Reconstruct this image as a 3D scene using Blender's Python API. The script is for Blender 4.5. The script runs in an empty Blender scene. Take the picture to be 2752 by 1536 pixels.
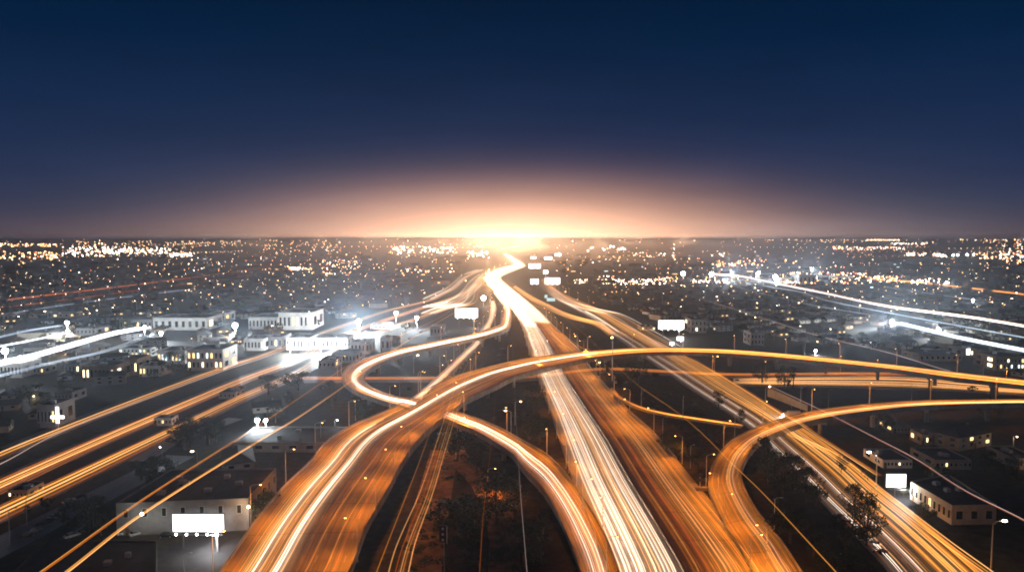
import bpy, math, random
from mathutils import Vector, Matrix
random.seed(7)
R = math.radians
sc = bpy.context.scene
COL = sc.collection

# ------------------------------------------------------------ camera
FS, CX, CY = 1965.0, 1376.0, 768.0            # focal length and centre in pixels of a 2752 x 1536 frame
CAMZ, PITCH = 90.0, math.atan((768 - 641) / 1965.0)
cam_d = bpy.data.cameras.new('camera')
cam = bpy.data.objects.new('camera', cam_d)
COL.objects.link(cam)
cam.location = (0, 0, CAMZ)
cam.rotation_euler = (math.pi / 2 - PITCH, 0, 0)
cam_d.sensor_fit = 'HORIZONTAL'
cam_d.sensor_width = 36
cam_d.lens = 36 * FS / 2752
cam_d.clip_start = 0.5
cam_d.clip_end = 90000
sc.camera = cam
sc.view_settings.view_transform = 'Standard'
sc.view_settings.look = 'None'
sc.view_settings.exposure = 0
sc.view_settings.gamma = 1
sc.render.engine = 'CYCLES'
cy = sc.cycles
cy.use_denoising = True
cy.use_light_tree = True
cy.max_bounces = 4
cy.diffuse_bounces = 2
cy.glossy_bounces = 2
cy.volume_bounces = 1
cy.transparent_max_bounces = 48
cy.sample_clamp_indirect = 2.0
cy.sample_clamp_direct = 0
cy.caustics_reflective = False
cy.caustics_refractive = False
cy.filter_width = 1.9

# ------------------------------------------------------------ node helpers
class NT:
    def __init__(s, nt):
        s.nt = nt
        nt.nodes.clear()
    def n(s, t, **k):
        x = s.nt.nodes.new(t)
        for a, b in k.items():
            setattr(x, a, b)
        return x
    def l(s, a, b):
        s.nt.links.new(a, b)
    def put(s, v, sock):
        if v is None:
            return
        if hasattr(v, 'is_output'):
            s.l(v, sock)
        else:
            sock.default_value = v
    def m(s, op, a, b=None, c=None, clamp=False):
        x = s.n('ShaderNodeMath', operation=op, use_clamp=clamp)
        s.put(a, x.inputs[0]); s.put(b, x.inputs[1]); s.put(c, x.inputs[2])
        return x.outputs[0]
    def vm(s, op, a, b=None):
        x = s.n('ShaderNodeVectorMath', operation=op)
        s.put(a, x.inputs[0]); s.put(b, x.inputs[1])
        return x.outputs[0]
    def scale(s, a, f):
        x = s.n('ShaderNodeVectorMath', operation='SCALE')
        s.put(a, x.inputs[0]); s.put(f, x.inputs['Scale'])
        return x.outputs[0]
    def mix(s, f, a, b, blend='MIX'):
        x = s.n('ShaderNodeMix', data_type='RGBA', blend_type=blend)
        s.put(f, x.inputs[0]); s.put(a, x.inputs[6]); s.put(b, x.inputs[7])
        return x.outputs[2]
    def ramp(s, f, stops, interp='LINEAR'):
        x = s.n('ShaderNodeValToRGB')
        cr = x.color_ramp
        cr.interpolation = interp
        while len(cr.elements) < len(stops):
            cr.elements.new(0.5)
        for e, (p, c) in zip(cr.elements, stops):
            e.position = p
            e.color = (*c, 1) if len(c) == 3 else c
        s.l(f, x.inputs[0])
        return x.outputs[0]
    def noise(s, vec, scale, detail=3, rough=0.55):
        x = s.n('ShaderNodeTexNoise')
        x.inputs['Scale'].default_value = scale
        x.inputs['Detail'].default_value = detail
        x.inputs['Roughness'].default_value = rough
        s.put(vec, x.inputs['Vector'])
        return x.outputs[0]

def srgb(r, g, b):
    f = lambda c: (c / 255 / 12.92) if c <= 10 else (((c / 255) + .055) / 1.055) ** 2.4
    return (f(r), f(g), f(b))

# ------------------------------------------------------------ world: night sky with the light dome of the city
world = bpy.data.worlds.new('World')
sc.world = world
world.use_nodes = True
W = NT(world.node_tree)
tc = W.n('ShaderNodeTexCoord')
sep = W.n('ShaderNodeSeparateXYZ')
W.l(tc.outputs['Generated'], sep.inputs[0])
el = W.m('MULTIPLY', W.m('ARCSINE', sep.outputs[2]), 57.2958)
az = W.m('MULTIPLY', W.m('ARCTAN2', sep.outputs[0], sep.outputs[1]), 57.2958)
elp = W.m('MAXIMUM', el, 0.0)
base = W.ramp(W.m('DIVIDE', elp, 20.0), [
    (0.0, srgb(46, 42, 60)), (0.05, srgb(38, 42, 68)), (0.13, srgb(32, 43, 74)), (0.25, srgb(28, 44, 78)),
    (0.47, srgb(16, 38, 72)), (0.70, srgb(2, 31, 62)), (0.92, srgb(0, 25, 53)), (1.0, srgb(0, 22, 49))])
azs = W.m('SUBTRACT', W.m('SQRT', W.m('ADD', W.m('MULTIPLY', az, az), 25.0)), 5.0)
def lobe(amp, ke, ka):
    return W.m('MULTIPLY', W.m('EXPONENT', W.m('MULTIPLY', W.m('ADD', W.m('MULTIPLY', elp, ke), W.m('MULTIPLY', azs, ka)), -1.0)), amp)
cmb = W.n('ShaderNodeCombineXYZ')
hump = W.m('EXPONENT', W.m('MULTIPLY', W.m('ADD', W.m('POWER', W.m('DIVIDE', elp, 3.3), 2.0), W.m('POWER', W.m('DIVIDE', W.m('ABSOLUTE', az), 14.5), 2.0)), -1.0))
W.l(W.m('ADD', lobe(1.9, .95, .098), W.m('MULTIPLY', hump, 1.2)), cmb.inputs[0])
W.l(W.m('ADD', lobe(1.05, .95, .100), W.m('MULTIPLY', hump, .60)), cmb.inputs[1])
W.l(W.m('ADD', lobe(.60, .95, .100), W.m('MULTIPLY', hump, .34)), cmb.inputs[2])
# very faint unevenness of the air, large and soft
nz = W.noise(W.vm('MULTIPLY', tc.outputs['Generated'], (3.0, 3.0, 16.0)), 1.6, 3)
nf = W.m('ADD', W.m('MULTIPLY', nz, 0.35), 0.82)
side = W.m('SUBTRACT', .5, W.m('EXPONENT', W.m('MULTIPLY', W.m('ABSOLUTE', az), -.07)), clamp=True)
low = W.m('ADD', W.m('MULTIPLY', W.m('DIVIDE', elp, 1.1, clamp=True), side), W.m('SUBTRACT', 1.0, side))
skyc = W.scale(W.vm('ADD', base, W.scale(cmb.outputs[0], low)), nf)
bg = W.n('ShaderNodeBackground')
W.l(skyc, bg.inputs[0])
bg.inputs[1].default_value = 1.0
wo = W.n('ShaderNodeOutputWorld')
W.l(bg.outputs[0], wo.inputs[0])
world.cycles.sampling_method = 'MANUAL'
world.cycles.sample_map_resolution = 1024

# ------------------------------------------------------------ pixel -> place (tiles are the crops the photo was read from)
TILES = {'S': (0, 0, 1.0), 'D': (0, 0, .936), 'T1': (800, 800, 3.2175), 'T2': (1400, 800, 3.2175), 'T3': (1952, 800, 3.2175),
         'T4': (1150, 600, 5.152), 'T5': (0, 760, 3.2175), 'A1': (0, 600, 3.594), 'A2': (700, 600, 3.594),
         'A3': (1400, 600, 3.594), 'A4': (2052, 600, 3.594), 'B1': (0, 1000, 2.683), 'B2': (700, 1000, 2.683),
         'B3': (1400, 1000, 2.683), 'B4': (2052, 1000, 2.683)}
Fw = Vector((0, math.cos(PITCH), -math.sin(PITCH)))
Up = Vector((0, math.sin(PITCH), math.cos(PITCH)))
def S(t, x, y):
    ox, oy, k = TILES[t]
    return ox + x / k, oy + y / k
def ray(sx, sy):
    return Fw + Vector(((sx - CX) / FS, 0, 0)) + Up * ((CY - sy) / FS)
def P(t, x, y, z=0.0):
    sx, sy = S(t, x, y)
    d = ray(sx, sy)
    k = (z - CAMZ) / min(d.z, -0.004)
    return Vector((0, 0, CAMZ)) + d * k
def zat(t, x, y, base):
    """height at which the ray through a pixel passes over the vertical through base"""
    sx, sy = S(t, x, y)
    d = ray(sx, sy)
    return CAMZ + d.z * (base.y / d.y)

# ------------------------------------------------------------ mesh and object helpers
class MB:
    def __init__(s):
        s.v, s.f, s.mi, s.uv = [], [], [], []
    def quad(s, a, b, c, d, mi=0, uv=None):
        i = len(s.v)
        s.v += [a, b, c, d]
        s.f.append((i, i + 1, i + 2, i + 3)); s.mi.append(mi); s.uv.append(uv)
    def tri(s, a, b, c, mi=0):
        i = len(s.v)
        s.v += [a, b, c]
        s.f.append((i, i + 1, i + 2)); s.mi.append(mi); s.uv.append(None)
    def box(s, c, sz, rz=0.0, mi=0):
        cx, cy_, cz = c
        hx, hy, hz = sz[0] / 2, sz[1] / 2, sz[2] / 2
        co, si = math.cos(rz), math.sin(rz)
        i = len(s.v)
        for dz in (-hz, hz):
            for dx, dy in ((-hx, -hy), (hx, -hy), (hx, hy), (-hx, hy)):
                s.v.append((cx + dx * co - dy * si, cy_ + dx * si + dy * co, cz + dz))
        for q in ((3, 2, 1, 0), (4, 5, 6, 7), (0, 1, 5, 4), (1, 2, 6, 5), (2, 3, 7, 6), (3, 0, 4, 7)):
            s.f.append(tuple(i + k for k in q)); s.mi.append(mi); s.uv.append(None)
    def tube(s, pts, rad, n=6, mi=0, cap=True):
        pts = [Vector(p) for p in pts]
        rs = rad if isinstance(rad, (list, tuple)) else [rad] * len(pts)
        i0 = len(s.v)
        for k, p in enumerate(pts):
            t = (pts[min(k + 1, len(pts) - 1)] - pts[max(k - 1, 0)])
            t = t.normalized() if t.length > 1e-9 else Vector((0, 0, 1))
            a = Vector((0, 0, 1)) if abs(t.z) < .9 else Vector((1, 0, 0))
            u = t.cross(a).normalized(); w = u.cross(t)
            for j in range(n):
                an = 2 * math.pi * j / n
                s.v.append(tuple(p + (u * math.cos(an) + w * math.sin(an)) * rs[k]))
        for k in range(len(pts) - 1):
            for j in range(n):
                a = i0 + k * n + j; b = i0 + k * n + (j + 1) % n
                s.f.append((a, b, b + n, a + n)); s.mi.append(mi); s.uv.append(None)
        if cap:
            s.f.append(tuple(i0 + j for j in range(n))[::-1]); s.mi.append(mi); s.uv.append(None)
            e = i0 + (len(pts) - 1) * n
            s.f.append(tuple(e + j for j in range(n))); s.mi.append(mi); s.uv.append(None)
    def ball(s, c, r, mi=0, n=8, m=5, sz=(1, 1, 1)):
        i0 = len(s.v)
        for a in range(m + 1):
            th = math.pi * a / m
            for j in range(n):
                ph = 2 * math.pi * j / n
                s.v.append((c[0] + r * sz[0] * math.sin(th) * math.cos(ph), c[1] + r * sz[1] * math.sin(th) * math.sin(ph), c[2] + r * sz[2] * math.cos(th)))
        for a in range(m):
            for j in range(n):
                p = i0 + a * n + j; q = i0 + a * n + (j + 1) % n
                s.f.append((p, p + n, q + n, q)); s.mi.append(mi); s.uv.append(None)
    def octa(s, c, r, mi=0):
        i = len(s.v)
        x, y, z = c
        s.v += [(x + r, y, z), (x, y + r, z), (x - r, y, z), (x, y - r, z), (x, y, z + r), (x, y, z - r)]
        for a, b in ((0, 1), (1, 2), (2, 3), (3, 0)):
            s.f.append((i + a, i + b, i + 4)); s.f.append((i + b, i + a, i + 5)); s.mi += [mi, mi]; s.uv += [None, None]
    def build(s, name, mats, parent=None, smooth=False, loc=None):
        me = bpy.data.meshes.new(name)
        me.from_pydata([tuple(v) for v in s.v], [], s.f)
        mats = mats if isinstance(mats, (list, tuple)) else [mats]
        for m_ in mats:
            me.materials.append(m_)
        if len(mats) > 1:
            me.polygons.foreach_set('material_index', s.mi)
        if any(u is not None for u in s.uv):
            ul = me.uv_layers.new(name='UVMap')
            k = 0
            for f, u in zip(s.f, s.uv):
                for j in range(len(f)):
                    ul.data[k].uv = u[j] if u else (0, 0)
                    k += 1
        if smooth:
            me.polygons.foreach_set('use_smooth', [True] * len(me.polygons))
        me.update()
        o = bpy.data.objects.new(name, me)
        COL.objects.link(o)
        if parent:
            o.parent = parent
        if loc is not None:
            o.location = loc
        return o

def empty(name, loc=(0, 0, 0), rz=0.0):
    o = bpy.data.objects.new(name, None)
    COL.objects.link(o)
    o.location = loc
    o.rotation_euler = (0, 0, rz)
    o.empty_display_size = 1
    return o
def tag(o, label=None, cat=None, group=None, kind=None):
    if label: o['label'] = label
    if cat: o['category'] = cat
    if group: o['group'] = group
    if kind: o['kind'] = kind
    return o
def kids(o):
    return KID.get(o.name, [])
KID = {}
def reg(root):
    """remember the children of a finished thing so that copies are quick"""
    for c in root.children:
        KID.setdefault(root.name, []).append(c)
        reg(c)
def copy_tree(o, parent=None):
    c = o.copy()
    COL.objects.link(c)
    if parent is not None:
        c.parent = parent
    for ch in kids(o):
        copy_tree(ch, c)
    return c

# ------------------------------------------------------------ materials
def mat(name):
    m_ = bpy.data.materials.new(name)
    m_.use_nodes = True
    return m_, NT(m_.node_tree)
def surf(name, col, rough=0.8, var=0.25, scale=0.5, spec=0.3, metal=0.0, dirt=None, bump=0.0):
    m_, N = mat(name)
    b = N.n('ShaderNodeBsdfPrincipled')
    t = N.n('ShaderNodeTexCoord')
    nz_ = N.noise(t.outputs['Object'], scale, 5, .6)
    lo = tuple(c * (1 - var) for c in col)
    hi = tuple(min(1, c * (1 + var)) for c in col)
    c_ = N.ramp(nz_, [(0.3, lo), (0.7, hi)])
    if dirt:
        n2 = N.noise(t.outputs['Object'], scale * .22, 4)
        c_ = N.mix(N.m('MULTIPLY', N.m('SUBTRACT', n2, .42, clamp=True), 3.0, clamp=True), c_, (*dirt, 1))
    N.l(c_, b.inputs['Base Color'])
    b.inputs['Roughness'].default_value = rough
    b.inputs['Metallic'].default_value = metal
    b.inputs['Specular IOR Level'].default_value = spec
    if bump:
        bp = N.n('ShaderNodeBump')
        bp.inputs['Strength'].default_value = bump
        N.l(nz_, bp.inputs['Height']); N.l(bp.outputs[0], b.inputs['Normal'])
    o = N.n('ShaderNodeOutputMaterial')
    N.l(b.outputs[0], o.inputs[0])
    return m_
def emis(name, col, st, sampling='NONE', vary=0.0, vscale=1.0):
    m_, N = mat(name)
    e = N.n('ShaderNodeEmission')
    e.inputs[0].default_value = (*col, 1)
    e.inputs[1].default_value = st
    if vary:
        t = N.n('ShaderNodeTexCoord')
        nz_ = N.noise(t.outputs['Object'], vscale, 2)
        N.l(N.m('MULTIPLY', N.m('ADD', N.m('MULTIPLY', N.m('SUBTRACT', nz_, .5), 2 * vary * 2), 1.0), st), e.inputs[1])
    o = N.n('ShaderNodeOutputMaterial')
    N.l(e.outputs[0], o.inputs[0])
    m_.cycles.emission_sampling = sampling
    return m_
def trailmat(name, col, st, power=1.6):
    """light that adds to what is behind it, strongest along the middle of the streak"""
    m_, N = mat(name)
    e = N.n('ShaderNodeEmission')
    e.inputs[0].default_value = (*col, 1)
    lw = N.n('ShaderNodeLayerWeight')
    lw.inputs[0].default_value = 0.5
    f = N.m('POWER', N.m('SUBTRACT', 1.0, lw.outputs['Facing'], clamp=True), power)
    t = N.n('ShaderNodeTexCoord')
    nz_ = N.noise(t.outputs['Object'], 0.012, 3)
    f = N.m('MULTIPLY', f, N.m('ADD', N.m('MULTIPLY', nz_, 1.1), .4))
    N.l(N.m('MULTIPLY', f, st * .5), e.inputs[1])
    tr = N.n('ShaderNodeBsdfTransparent')
    ad = N.n('ShaderNodeAddShader')
    N.l(e.outputs[0], ad.inputs[0]); N.l(tr.outputs[0], ad.inputs[1])
    o = N.n('ShaderNodeOutputMaterial')
    N.l(ad.outputs[0], o.inputs[0])
    m_.cycles.emission_sampling = 'NONE'
    return m_
def roadmat(name, col, lanes=3.65, paint=0.5, worn=0.3):
    m_, N = mat(name)
    b = N.n('ShaderNodeBsdfPrincipled')
    u = N.n('ShaderNodeUVMap')
    sp = N.n('ShaderNodeSeparateXYZ')
    N.l(u.outputs[0], sp.inputs[0])
    st = N.noise(N.vm('MULTIPLY', u.outputs[0], (2.2, .02, 1)), 1.0, 4, .65)       # wear drawn out along the lanes
    bl = N.noise(N.vm('MULTIPLY', u.outputs[0], (.12, .05, 1)), 1.0, 5, .6)
    c_ = N.ramp(N.m('ADD', N.m('MULTIPLY', st, .55), N.m('MULTIPLY', bl, .45)), [
        (.32, tuple(c * .45 for c in col)), (.5, col), (.68, tuple(c * 1.45 for c in col))])
    tr = N.m('ABSOLUTE', N.m('SINE', N.m('MULTIPLY', sp.outputs[0], math.pi * 2 / lanes)))
    c_ = N.mix(N.m('MULTIPLY', N.m('POWER', tr, 3.0), worn), c_, tuple(c * .45 for c in col) + (1,))
    fu = N.m('ABSOLUTE', N.m('SUBTRACT', N.m('FRACT', N.m('DIVIDE', sp.outputs[0], lanes)), .5))
    line = N.m('GREATER_THAN', fu, .478)
    dash = N.m('LESS_THAN', N.m('FRACT', N.m('DIVIDE', sp.outputs[1], 14.0)), .28)
    c_ = N.mix(N.m('MULTIPLY', N.m('MULTIPLY', line, dash), paint), c_, (.6, .6, .56, 1))
    joint = N.m('LESS_THAN', N.m('FRACT', N.m('DIVIDE', sp.outputs[1], 23.0)), .012)
    c_ = N.mix(N.m('MULTIPLY', joint, .6), c_, (.02, .02, .02, 1))
    N.l(c_, b.inputs['Base Color'])
    b.inputs['Roughness'].default_value = .62
    b.inputs['Specular IOR Level'].default_value = .35
    o = N.n('ShaderNodeOutputMaterial')
    N.l(b.outputs[0], o.inputs[0])
    return m_

M = {}
M['road'] = roadmat('freeway_concrete', (.24, .21, .18))
M['ramp'] = roadmat('ramp_concrete', (.25, .21, .17), worn=.25)
M['street'] = roadmat('street_asphalt', (.085, .08, .08), paint=.5)
M['conc'] = surf('bridge_concrete', (.27, .25, .23), .85, .25, .25, dirt=(.12, .11, .10))
M['steel'] = surf('galvanised_steel', (.38, .37, .36), .5, .1, 2, metal=.4)
M['dark_steel'] = surf('dark_steel', (.06, .06, .06), .5, .2, 2, metal=.3)
M['bark'] = surf('bark', (.10, .07, .05), .95, .4, 2)
M['roof_dark'] = surf('tar_roof', (.045, .045, .05), .9, .35, .35, dirt=(.02, .02, .025))
M['roof_grey'] = surf('shingle_roof', (.05, .048, .05), .9, .3, .8)
M['roof_brown'] = surf('brown_shingle_roof', (.07, .045, .03), .9, .3, .8)
M['roof_pale'] = surf('pale_gravel_roof', (.24, .23, .22), .9, .3, .5, dirt=(.1, .1, .1))
M['stucco'] = surf('cream_stucco', (.38, .33, .26), .9, .15, .6, dirt=(.3, .27, .22))
M['stucco_white'] = surf('white_stucco', (.70, .69, .66), .9, .12, .5, dirt=(.42, .41, .38))
M['stucco_tan'] = surf('tan_stucco', (.30, .21, .14), .9, .15, .6, dirt=(.19, .13, .09))
M['stucco_grey'] = surf('grey_stucco', (.22, .22, .23), .9, .15, .6)
M['trim'] = surf('painted_trim', (.5, .48, .44), .6, .1, 2)
M['door'] = surf('door_wood', (.16, .08, .05), .6, .2, 2)
M['pane_dark'] = surf('dark_glass', (.02, .025, .03), .12, .1, 2, spec=.8)
M['pane_warm'] = emis('lit_window_warm', (1, .62, .25), 2.6)
M['pane_yellow'] = emis('lit_window_yellow', (1, .80, .48), 3.2)
M['pane_cool'] = emis('lit_window_cool', (.75, .95, 1), 2.4)
M['tyre'] = surf('rubber', (.02, .02, .02), .9, .1, 4)
M['taillight'] = surf('tail_lens', (.35, .02, .02), .3, .1, 4)
M['headlens'] = surf('head_lens', (.6, .6, .6), .2, .1, 4)
for nm, c in (('black', (.015, .016, .018)), ('silver', (.42, .42, .43)), ('white', (.7, .7, .68)), ('red', (.30, .03, .02)), ('blue', (.03, .06, .18)), ('grey', (.13, .13, .14))):
    M['car_' + nm] = surf('car_paint_' + nm, c, .22, .05, 3, spec=.7)
M['sodium'] = emis('sodium_lamp', (1, .50, .13), 26)
M['sodium_soft'] = emis('sodium_lamp_pale', (1, .72, .42), 22)
M['mercury'] = emis('cool_lamp', (.92, 1, 1), 30)
M['flood'] = emis('floodlight', (.93, .98, 1), 30)
M['board'] = emis('lit_board', (1, .98, .97), 2.6, vary=.12, vscale=.3)
M['board_blue'] = emis('lit_board_blue', (.55, .8, .85), 1.0)

def leafmat(name, a, b_):
    m_, N = mat(name)
    b = N.n('ShaderNodeBsdfPrincipled')
    g = N.n('ShaderNodeNewGeometry')
    c_ = N.ramp(g.outputs['Random Per Island'], [(0, a), (1, b_)])
    N.l(c_, b.inputs['Base Color'])
    b.inputs['Roughness'].default_value = .7
    o = N.n('ShaderNodeOutputMaterial')
    N.l(b.outputs[0], o.inputs[0])
    return m_
M['leaf'] = leafmat('leaves', (.012, .020, .008), (.05, .065, .025))
M['leaf_dark'] = leafmat('dark_leaves', (.009, .015, .008), (.03, .042, .018))

# ground: dry soil, ice plant, parking asphalt in large patches
m_, N = mat('ground')
b = N.n('ShaderNodeBsdfPrincipled')
t = N.n('ShaderNodeTexCoord')
big = N.noise(t.outputs['Object'], .018, 5, .6)
fine = N.noise(t.outputs['Object'], .25, 5, .65)
c1 = N.ramp(fine, [(.3, (.016, .020, .010)), (.55, (.045, .037, .022)), (.75, (.09, .066, .04))])
c2 = N.ramp(fine, [(.3, (.018, .018, .02)), (.7, (.045, .044, .044))])
N.l(N.mix(N.ramp(big, [(.46, (0, 0, 0)), (.54, (1, 1, 1))]), c1, c2), b.inputs['Base Color'])
b.inputs['Roughness'].default_value = .95
b.inputs['Specular IOR Level'].default_value = .15
o = N.n('ShaderNodeOutputMaterial')
N.l(b.outputs[0], o.inputs[0])
M['ground'] = m_

g = MB()
xs = [-60000, -3000, -800, 0, 800, 3000, 60000]
ys = [-400, 600, 2000, 6000, 15000, 75000]
for i in range(len(xs) - 1):
    for j in range(len(ys) - 1):
        g.quad((xs[i], ys[j], 0), (xs[i + 1], ys[j], 0), (xs[i + 1], ys[j + 1], 0), (xs[i], ys[j + 1], 0))
tag(g.build('ground', M['ground']), 'dark ground of the city basin running out to the horizon', None, None, 'structure')

# ------------------------------------------------------------ roads
def catmull(p, n):
    out = []
    m = len(p)
    for i in range(m - 1):
        p0 = p[max(i - 1, 0)]; p1 = p[i]; p2 = p[i + 1]; p3 = p[min(i + 2, m - 1)]
        # centripetal tangents keep uneven spacing from looping
        for k in range(n):
            t_ = k / n
            d = max((p2 - p1).length, 1e-6)
            m1 = (p2 - p0) / max(((p2 - p1).length + (p1 - p0).length), 1e-6) * d
            m2 = (p3 - p1) / max(((p3 - p2).length + (p2 - p1).length), 1e-6) * d
            t2, t3 = t_ * t_, t_ * t_ * t_
            out.append(p1 * (2 * t3 - 3 * t2 + 1) + m1 * (t3 - 2 * t2 + t_) + p2 * (-2 * t3 + 3 * t2) + m2 * (t3 - t2))
    out.append(p[-1])
    return out
class Road:
    all = []
    def __init__(s, pairs, step=9.0, block=True):
        """pairs: (tile, xL, yL, xR, yR, z) read off the photo, turned into places on the plane z"""
        L, Rr = [], []
        for q in pairs:
            if len(q) == 6:
                tl, a, b_, c, d, z = q
                L.append(P(tl, a, b_, z)); Rr.append(P(tl, c, d, z))
            else:
                tl, a, b_, tr, c, d, z = q
                L.append(P(tl, a, b_, z)); Rr.append(P(tr, c, d, z))
        Ls, Rs = catmull(L, 24), catmull(Rr, 24)
        cs = [(x + y) / 2 for x, y in zip(Ls, Rs)]
        acc = [0]
        for i in range(1, len(cs)):
            acc.append(acc[-1] + (cs[i] - cs[i - 1]).length)
        s.len = acc[-1]
        n = max(6, int(s.len / step))
        n = min(n, 420)
        s.L, s.R, s.d = [], [], []
        j = 0
        for i in range(n + 1):
            x = s.len * i / n
            while j < len(acc) - 2 and acc[j + 1] < x:
                j += 1
            f = (x - acc[j]) / max(acc[j + 1] - acc[j], 1e-6)
            s.L.append(Ls[j].lerp(Ls[j + 1], f)); s.R.append(Rs[j].lerp(Rs[j + 1], f)); s.d.append(x)
        if block:
            Road.all.append(s)
    def at(s, u, i):
        i = max(0, min(i, len(s.L) - 1))
        return s.L[i].lerp(s.R[i], u)
    def pt(s, u, x):
        f = max(0, min(1, x / s.len)) * (len(s.L) - 1)
        i = min(int(f), len(s.L) - 2)
        return s.at(u, i).lerp(s.at(u, i + 1), f - i)
    def width(s, i):
        return (s.L[i] - s.R[i]).length
    def slab(s, name, m_, thick, parent=None, i0=0, i1=None):
        g = MB()
        i1 = len(s.L) - 1 if i1 is None else i1
        dn = Vector((0, 0, -thick))
        for i in range(i0, i1):
            a, b_, c, d = s.L[i], s.R[i], s.R[i + 1], s.L[i + 1]
            w0, w1 = s.width(i), s.width(i + 1)
            g.quad(a, b_, c, d, 0, [(0, s.d[i]), (w0, s.d[i]), (w1, s.d[i + 1]), (0, s.d[i + 1])])
            g.quad(a + dn, d + dn, c + dn, b_ + dn, 1)
            g.quad(a, d, d + dn, a + dn, 1)
            g.quad(b_, b_ + dn, c + dn, c, 1)
        g.quad(s.L[i0], s.L[i0] + dn, s.R[i0] + dn, s.R[i0], 1)
        g.quad(s.L[i1], s.R[i1], s.R[i1] + dn, s.L[i1] + dn, 1)
        return g.build(name, [m_, M['conc']], parent)
    def rail(s, name, u, h, w, m_, parent=None, i0=0, i1=None, lift=0.0, below=0.0):
        """a wall of height h standing along the deck at lateral position u"""
        g = MB()
        i1 = len(s.L) - 1 if i1 is None else i1
        for i in range(i0, i1):
            A, B_ = s.at(u, i), s.at(u, i + 1)
            d0 = (s.at(u, min(i + 1, len(s.L) - 1)) - s.at(u, max(i - 1, 0)))
            d1 = (s.at(u, min(i + 2, len(s.L) - 1)) - s.at(u, max(i, 0)))
            n0 = Vector((-d0.y, d0.x, 0)).normalized() * (w / 2)
            n1 = Vector((-d1.y, d1.x, 0)).normalized() * (w / 2)
            up, dn = Vector((0, 0, h + lift)), Vector((0, 0, lift - below))
            g.quad(A - n0 + up, A + n0 + up, B_ + n1 + up, B_ - n1 + up)
            g.quad(A - n0 + dn, A - n0 + up, B_ - n1 + up, B_ - n1 + dn)
            g.quad(A + n0 + up, A + n0 + dn, B_ + n1 + dn, B_ + n1 + up)
        return g.build(name, m_, parent)

# the straight main freeway, both carriageways
main = Road([
    ('D', 1560, 1560, 2010, 1560, .30), ('D', 1530, 1438, 1935, 1438, .30), ('D', 1490, 1330, 1850, 1330, .30), ('D', 1443, 1213, 1761, 1226, .30),
    ('T2', 330, 1220, 1180, 1200, .30), ('T2', 260, 1000, 960, 1000, .30), ('T2', 165, 760, 770, 800, .30),
    ('T2', 110, 600, 600, 600, .30), ('T2', 60, 430, 500, 450, .30), ('T2', 10, 250, 340, 300, .30),
    ('T4', 1170, 1200, 1540, 1220, .30), ('T4', 1010, 1010, 1290, 1010, .30), ('T4', 880, 900, 1130, 880, .30), ('T4', 790, 780, 1020, 780, .30),
    ('T4', 830, 700, 1030, 735, .30), ('T4', 1000, 625, 1190, 665, .30), ('T4', 1190, 570, 1350, 592, .30),
    ('T4', 1140, 500, 1250, 520, .30), ('T4', 1085, 450, 1150, 458, .30), ('T4', 1040, 425, 1090, 428, .30)], step=14)
tag(main.slab('freeway', M['road'], .25), 'wide concrete freeway running from the foreground straight to the glow on the horizon', None, None, 'structure')

# the great flyover: comes in from beyond the frame, crosses the freeway, swings down to the lower left corner
ZB = 9.0
fly = Road([
    ('D', 470, 1560, 'D', 810, 1560, ZB), ('D', 555, 1438, 'D', 880, 1438, ZB), ('D', 630, 1330, 'D', 925, 1320, ZB), ('D', 705, 1235, 'D', 975, 1235, ZB),
    ('T1', 90, 1438, 900, 1438, ZB), ('T1', 250, 1250, 1020, 1270, ZB), ('T1', 450, 1120, 1110, 1170, ZB),
    ('T1', 680, 1020, 1230, 1070, ZB), ('T1', 860, 940, 1340, 980, ZB), ('T1', 1030, 850, 1450, 900, ZB),
    ('T1', 1200, 755, 1580, 835, ZB), ('T1', 1360, 685, 1720, 770, ZB), ('T1', 1540, 630, 1880, 690, ZB),
    ('T1', 1720, 585, 2060, 640, ZB), ('T1', 1900, 545, 2220, 600, ZB), ('T1', 2100, 515, 2400, 560, ZB),
    ('T2', 420, 483, 600, 530, ZB), ('T2', 650, 463, 800, 505, ZB), ('T2', 900, 447, 1000, 486, ZB), ('T2', 1200, 441, 1250, 476, ZB),
    ('T2', 1500, 444, 1500, 479, ZB), ('T2', 1800, 456, 1780, 489, ZB), ('T3', 380, 482, 340, 512, ZB), ('T3', 800, 520, 740, 550, ZB),
    ('T3', 1200, 562, 1120, 588, ZB), ('T3', 1600, 606, 1520, 635, ZB), ('T3', 2000, 655, 1900, 690, ZB), ('T3', 2574, 720, 2500, 760, ZB), ('T3', 3100, 780, 3060, 830, ZB)], step=8)
# the loop on the far side of the flyover
loop = Road([
    ('T4', 905, 960, 975, 920, 1.2), ('T4', 1000, 1090, 1080, 1060, 3), ('T4', 1060, 1200, 1140, 1180, 6),
    ('T1', 1770, 190, 1845, 205, 8), ('T1', 1740, 240, 1815, 275, 9), ('T1', 1640, 278, 1690, 322, 9), ('T1', 1500, 320, 1540, 358, 9),
    ('T1', 1300, 362, 1330, 400, 9), ('T1', 1100, 400, 1130, 445, 9), ('T1', 900, 440, 940, 488, 9), ('T1', 720, 485, 800, 535, 9),
    ('T1', 560, 540, 690, 590, 9), ('T1', 440, 600, 610, 640, 9), ('T1', 385, 670, 575, 690, 9), ('T1', 400, 740, 585, 735, 9),
    ('T1', 480, 805, 645, 785, 9), ('T1', 610, 862, 760, 835, 9), ('T1', 760, 912, 880, 870, 9), ('T1', 905, 950, 1010, 880, 9.03), ('T1', 970, 975, 1060, 890, 9.06)], step=7)
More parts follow.
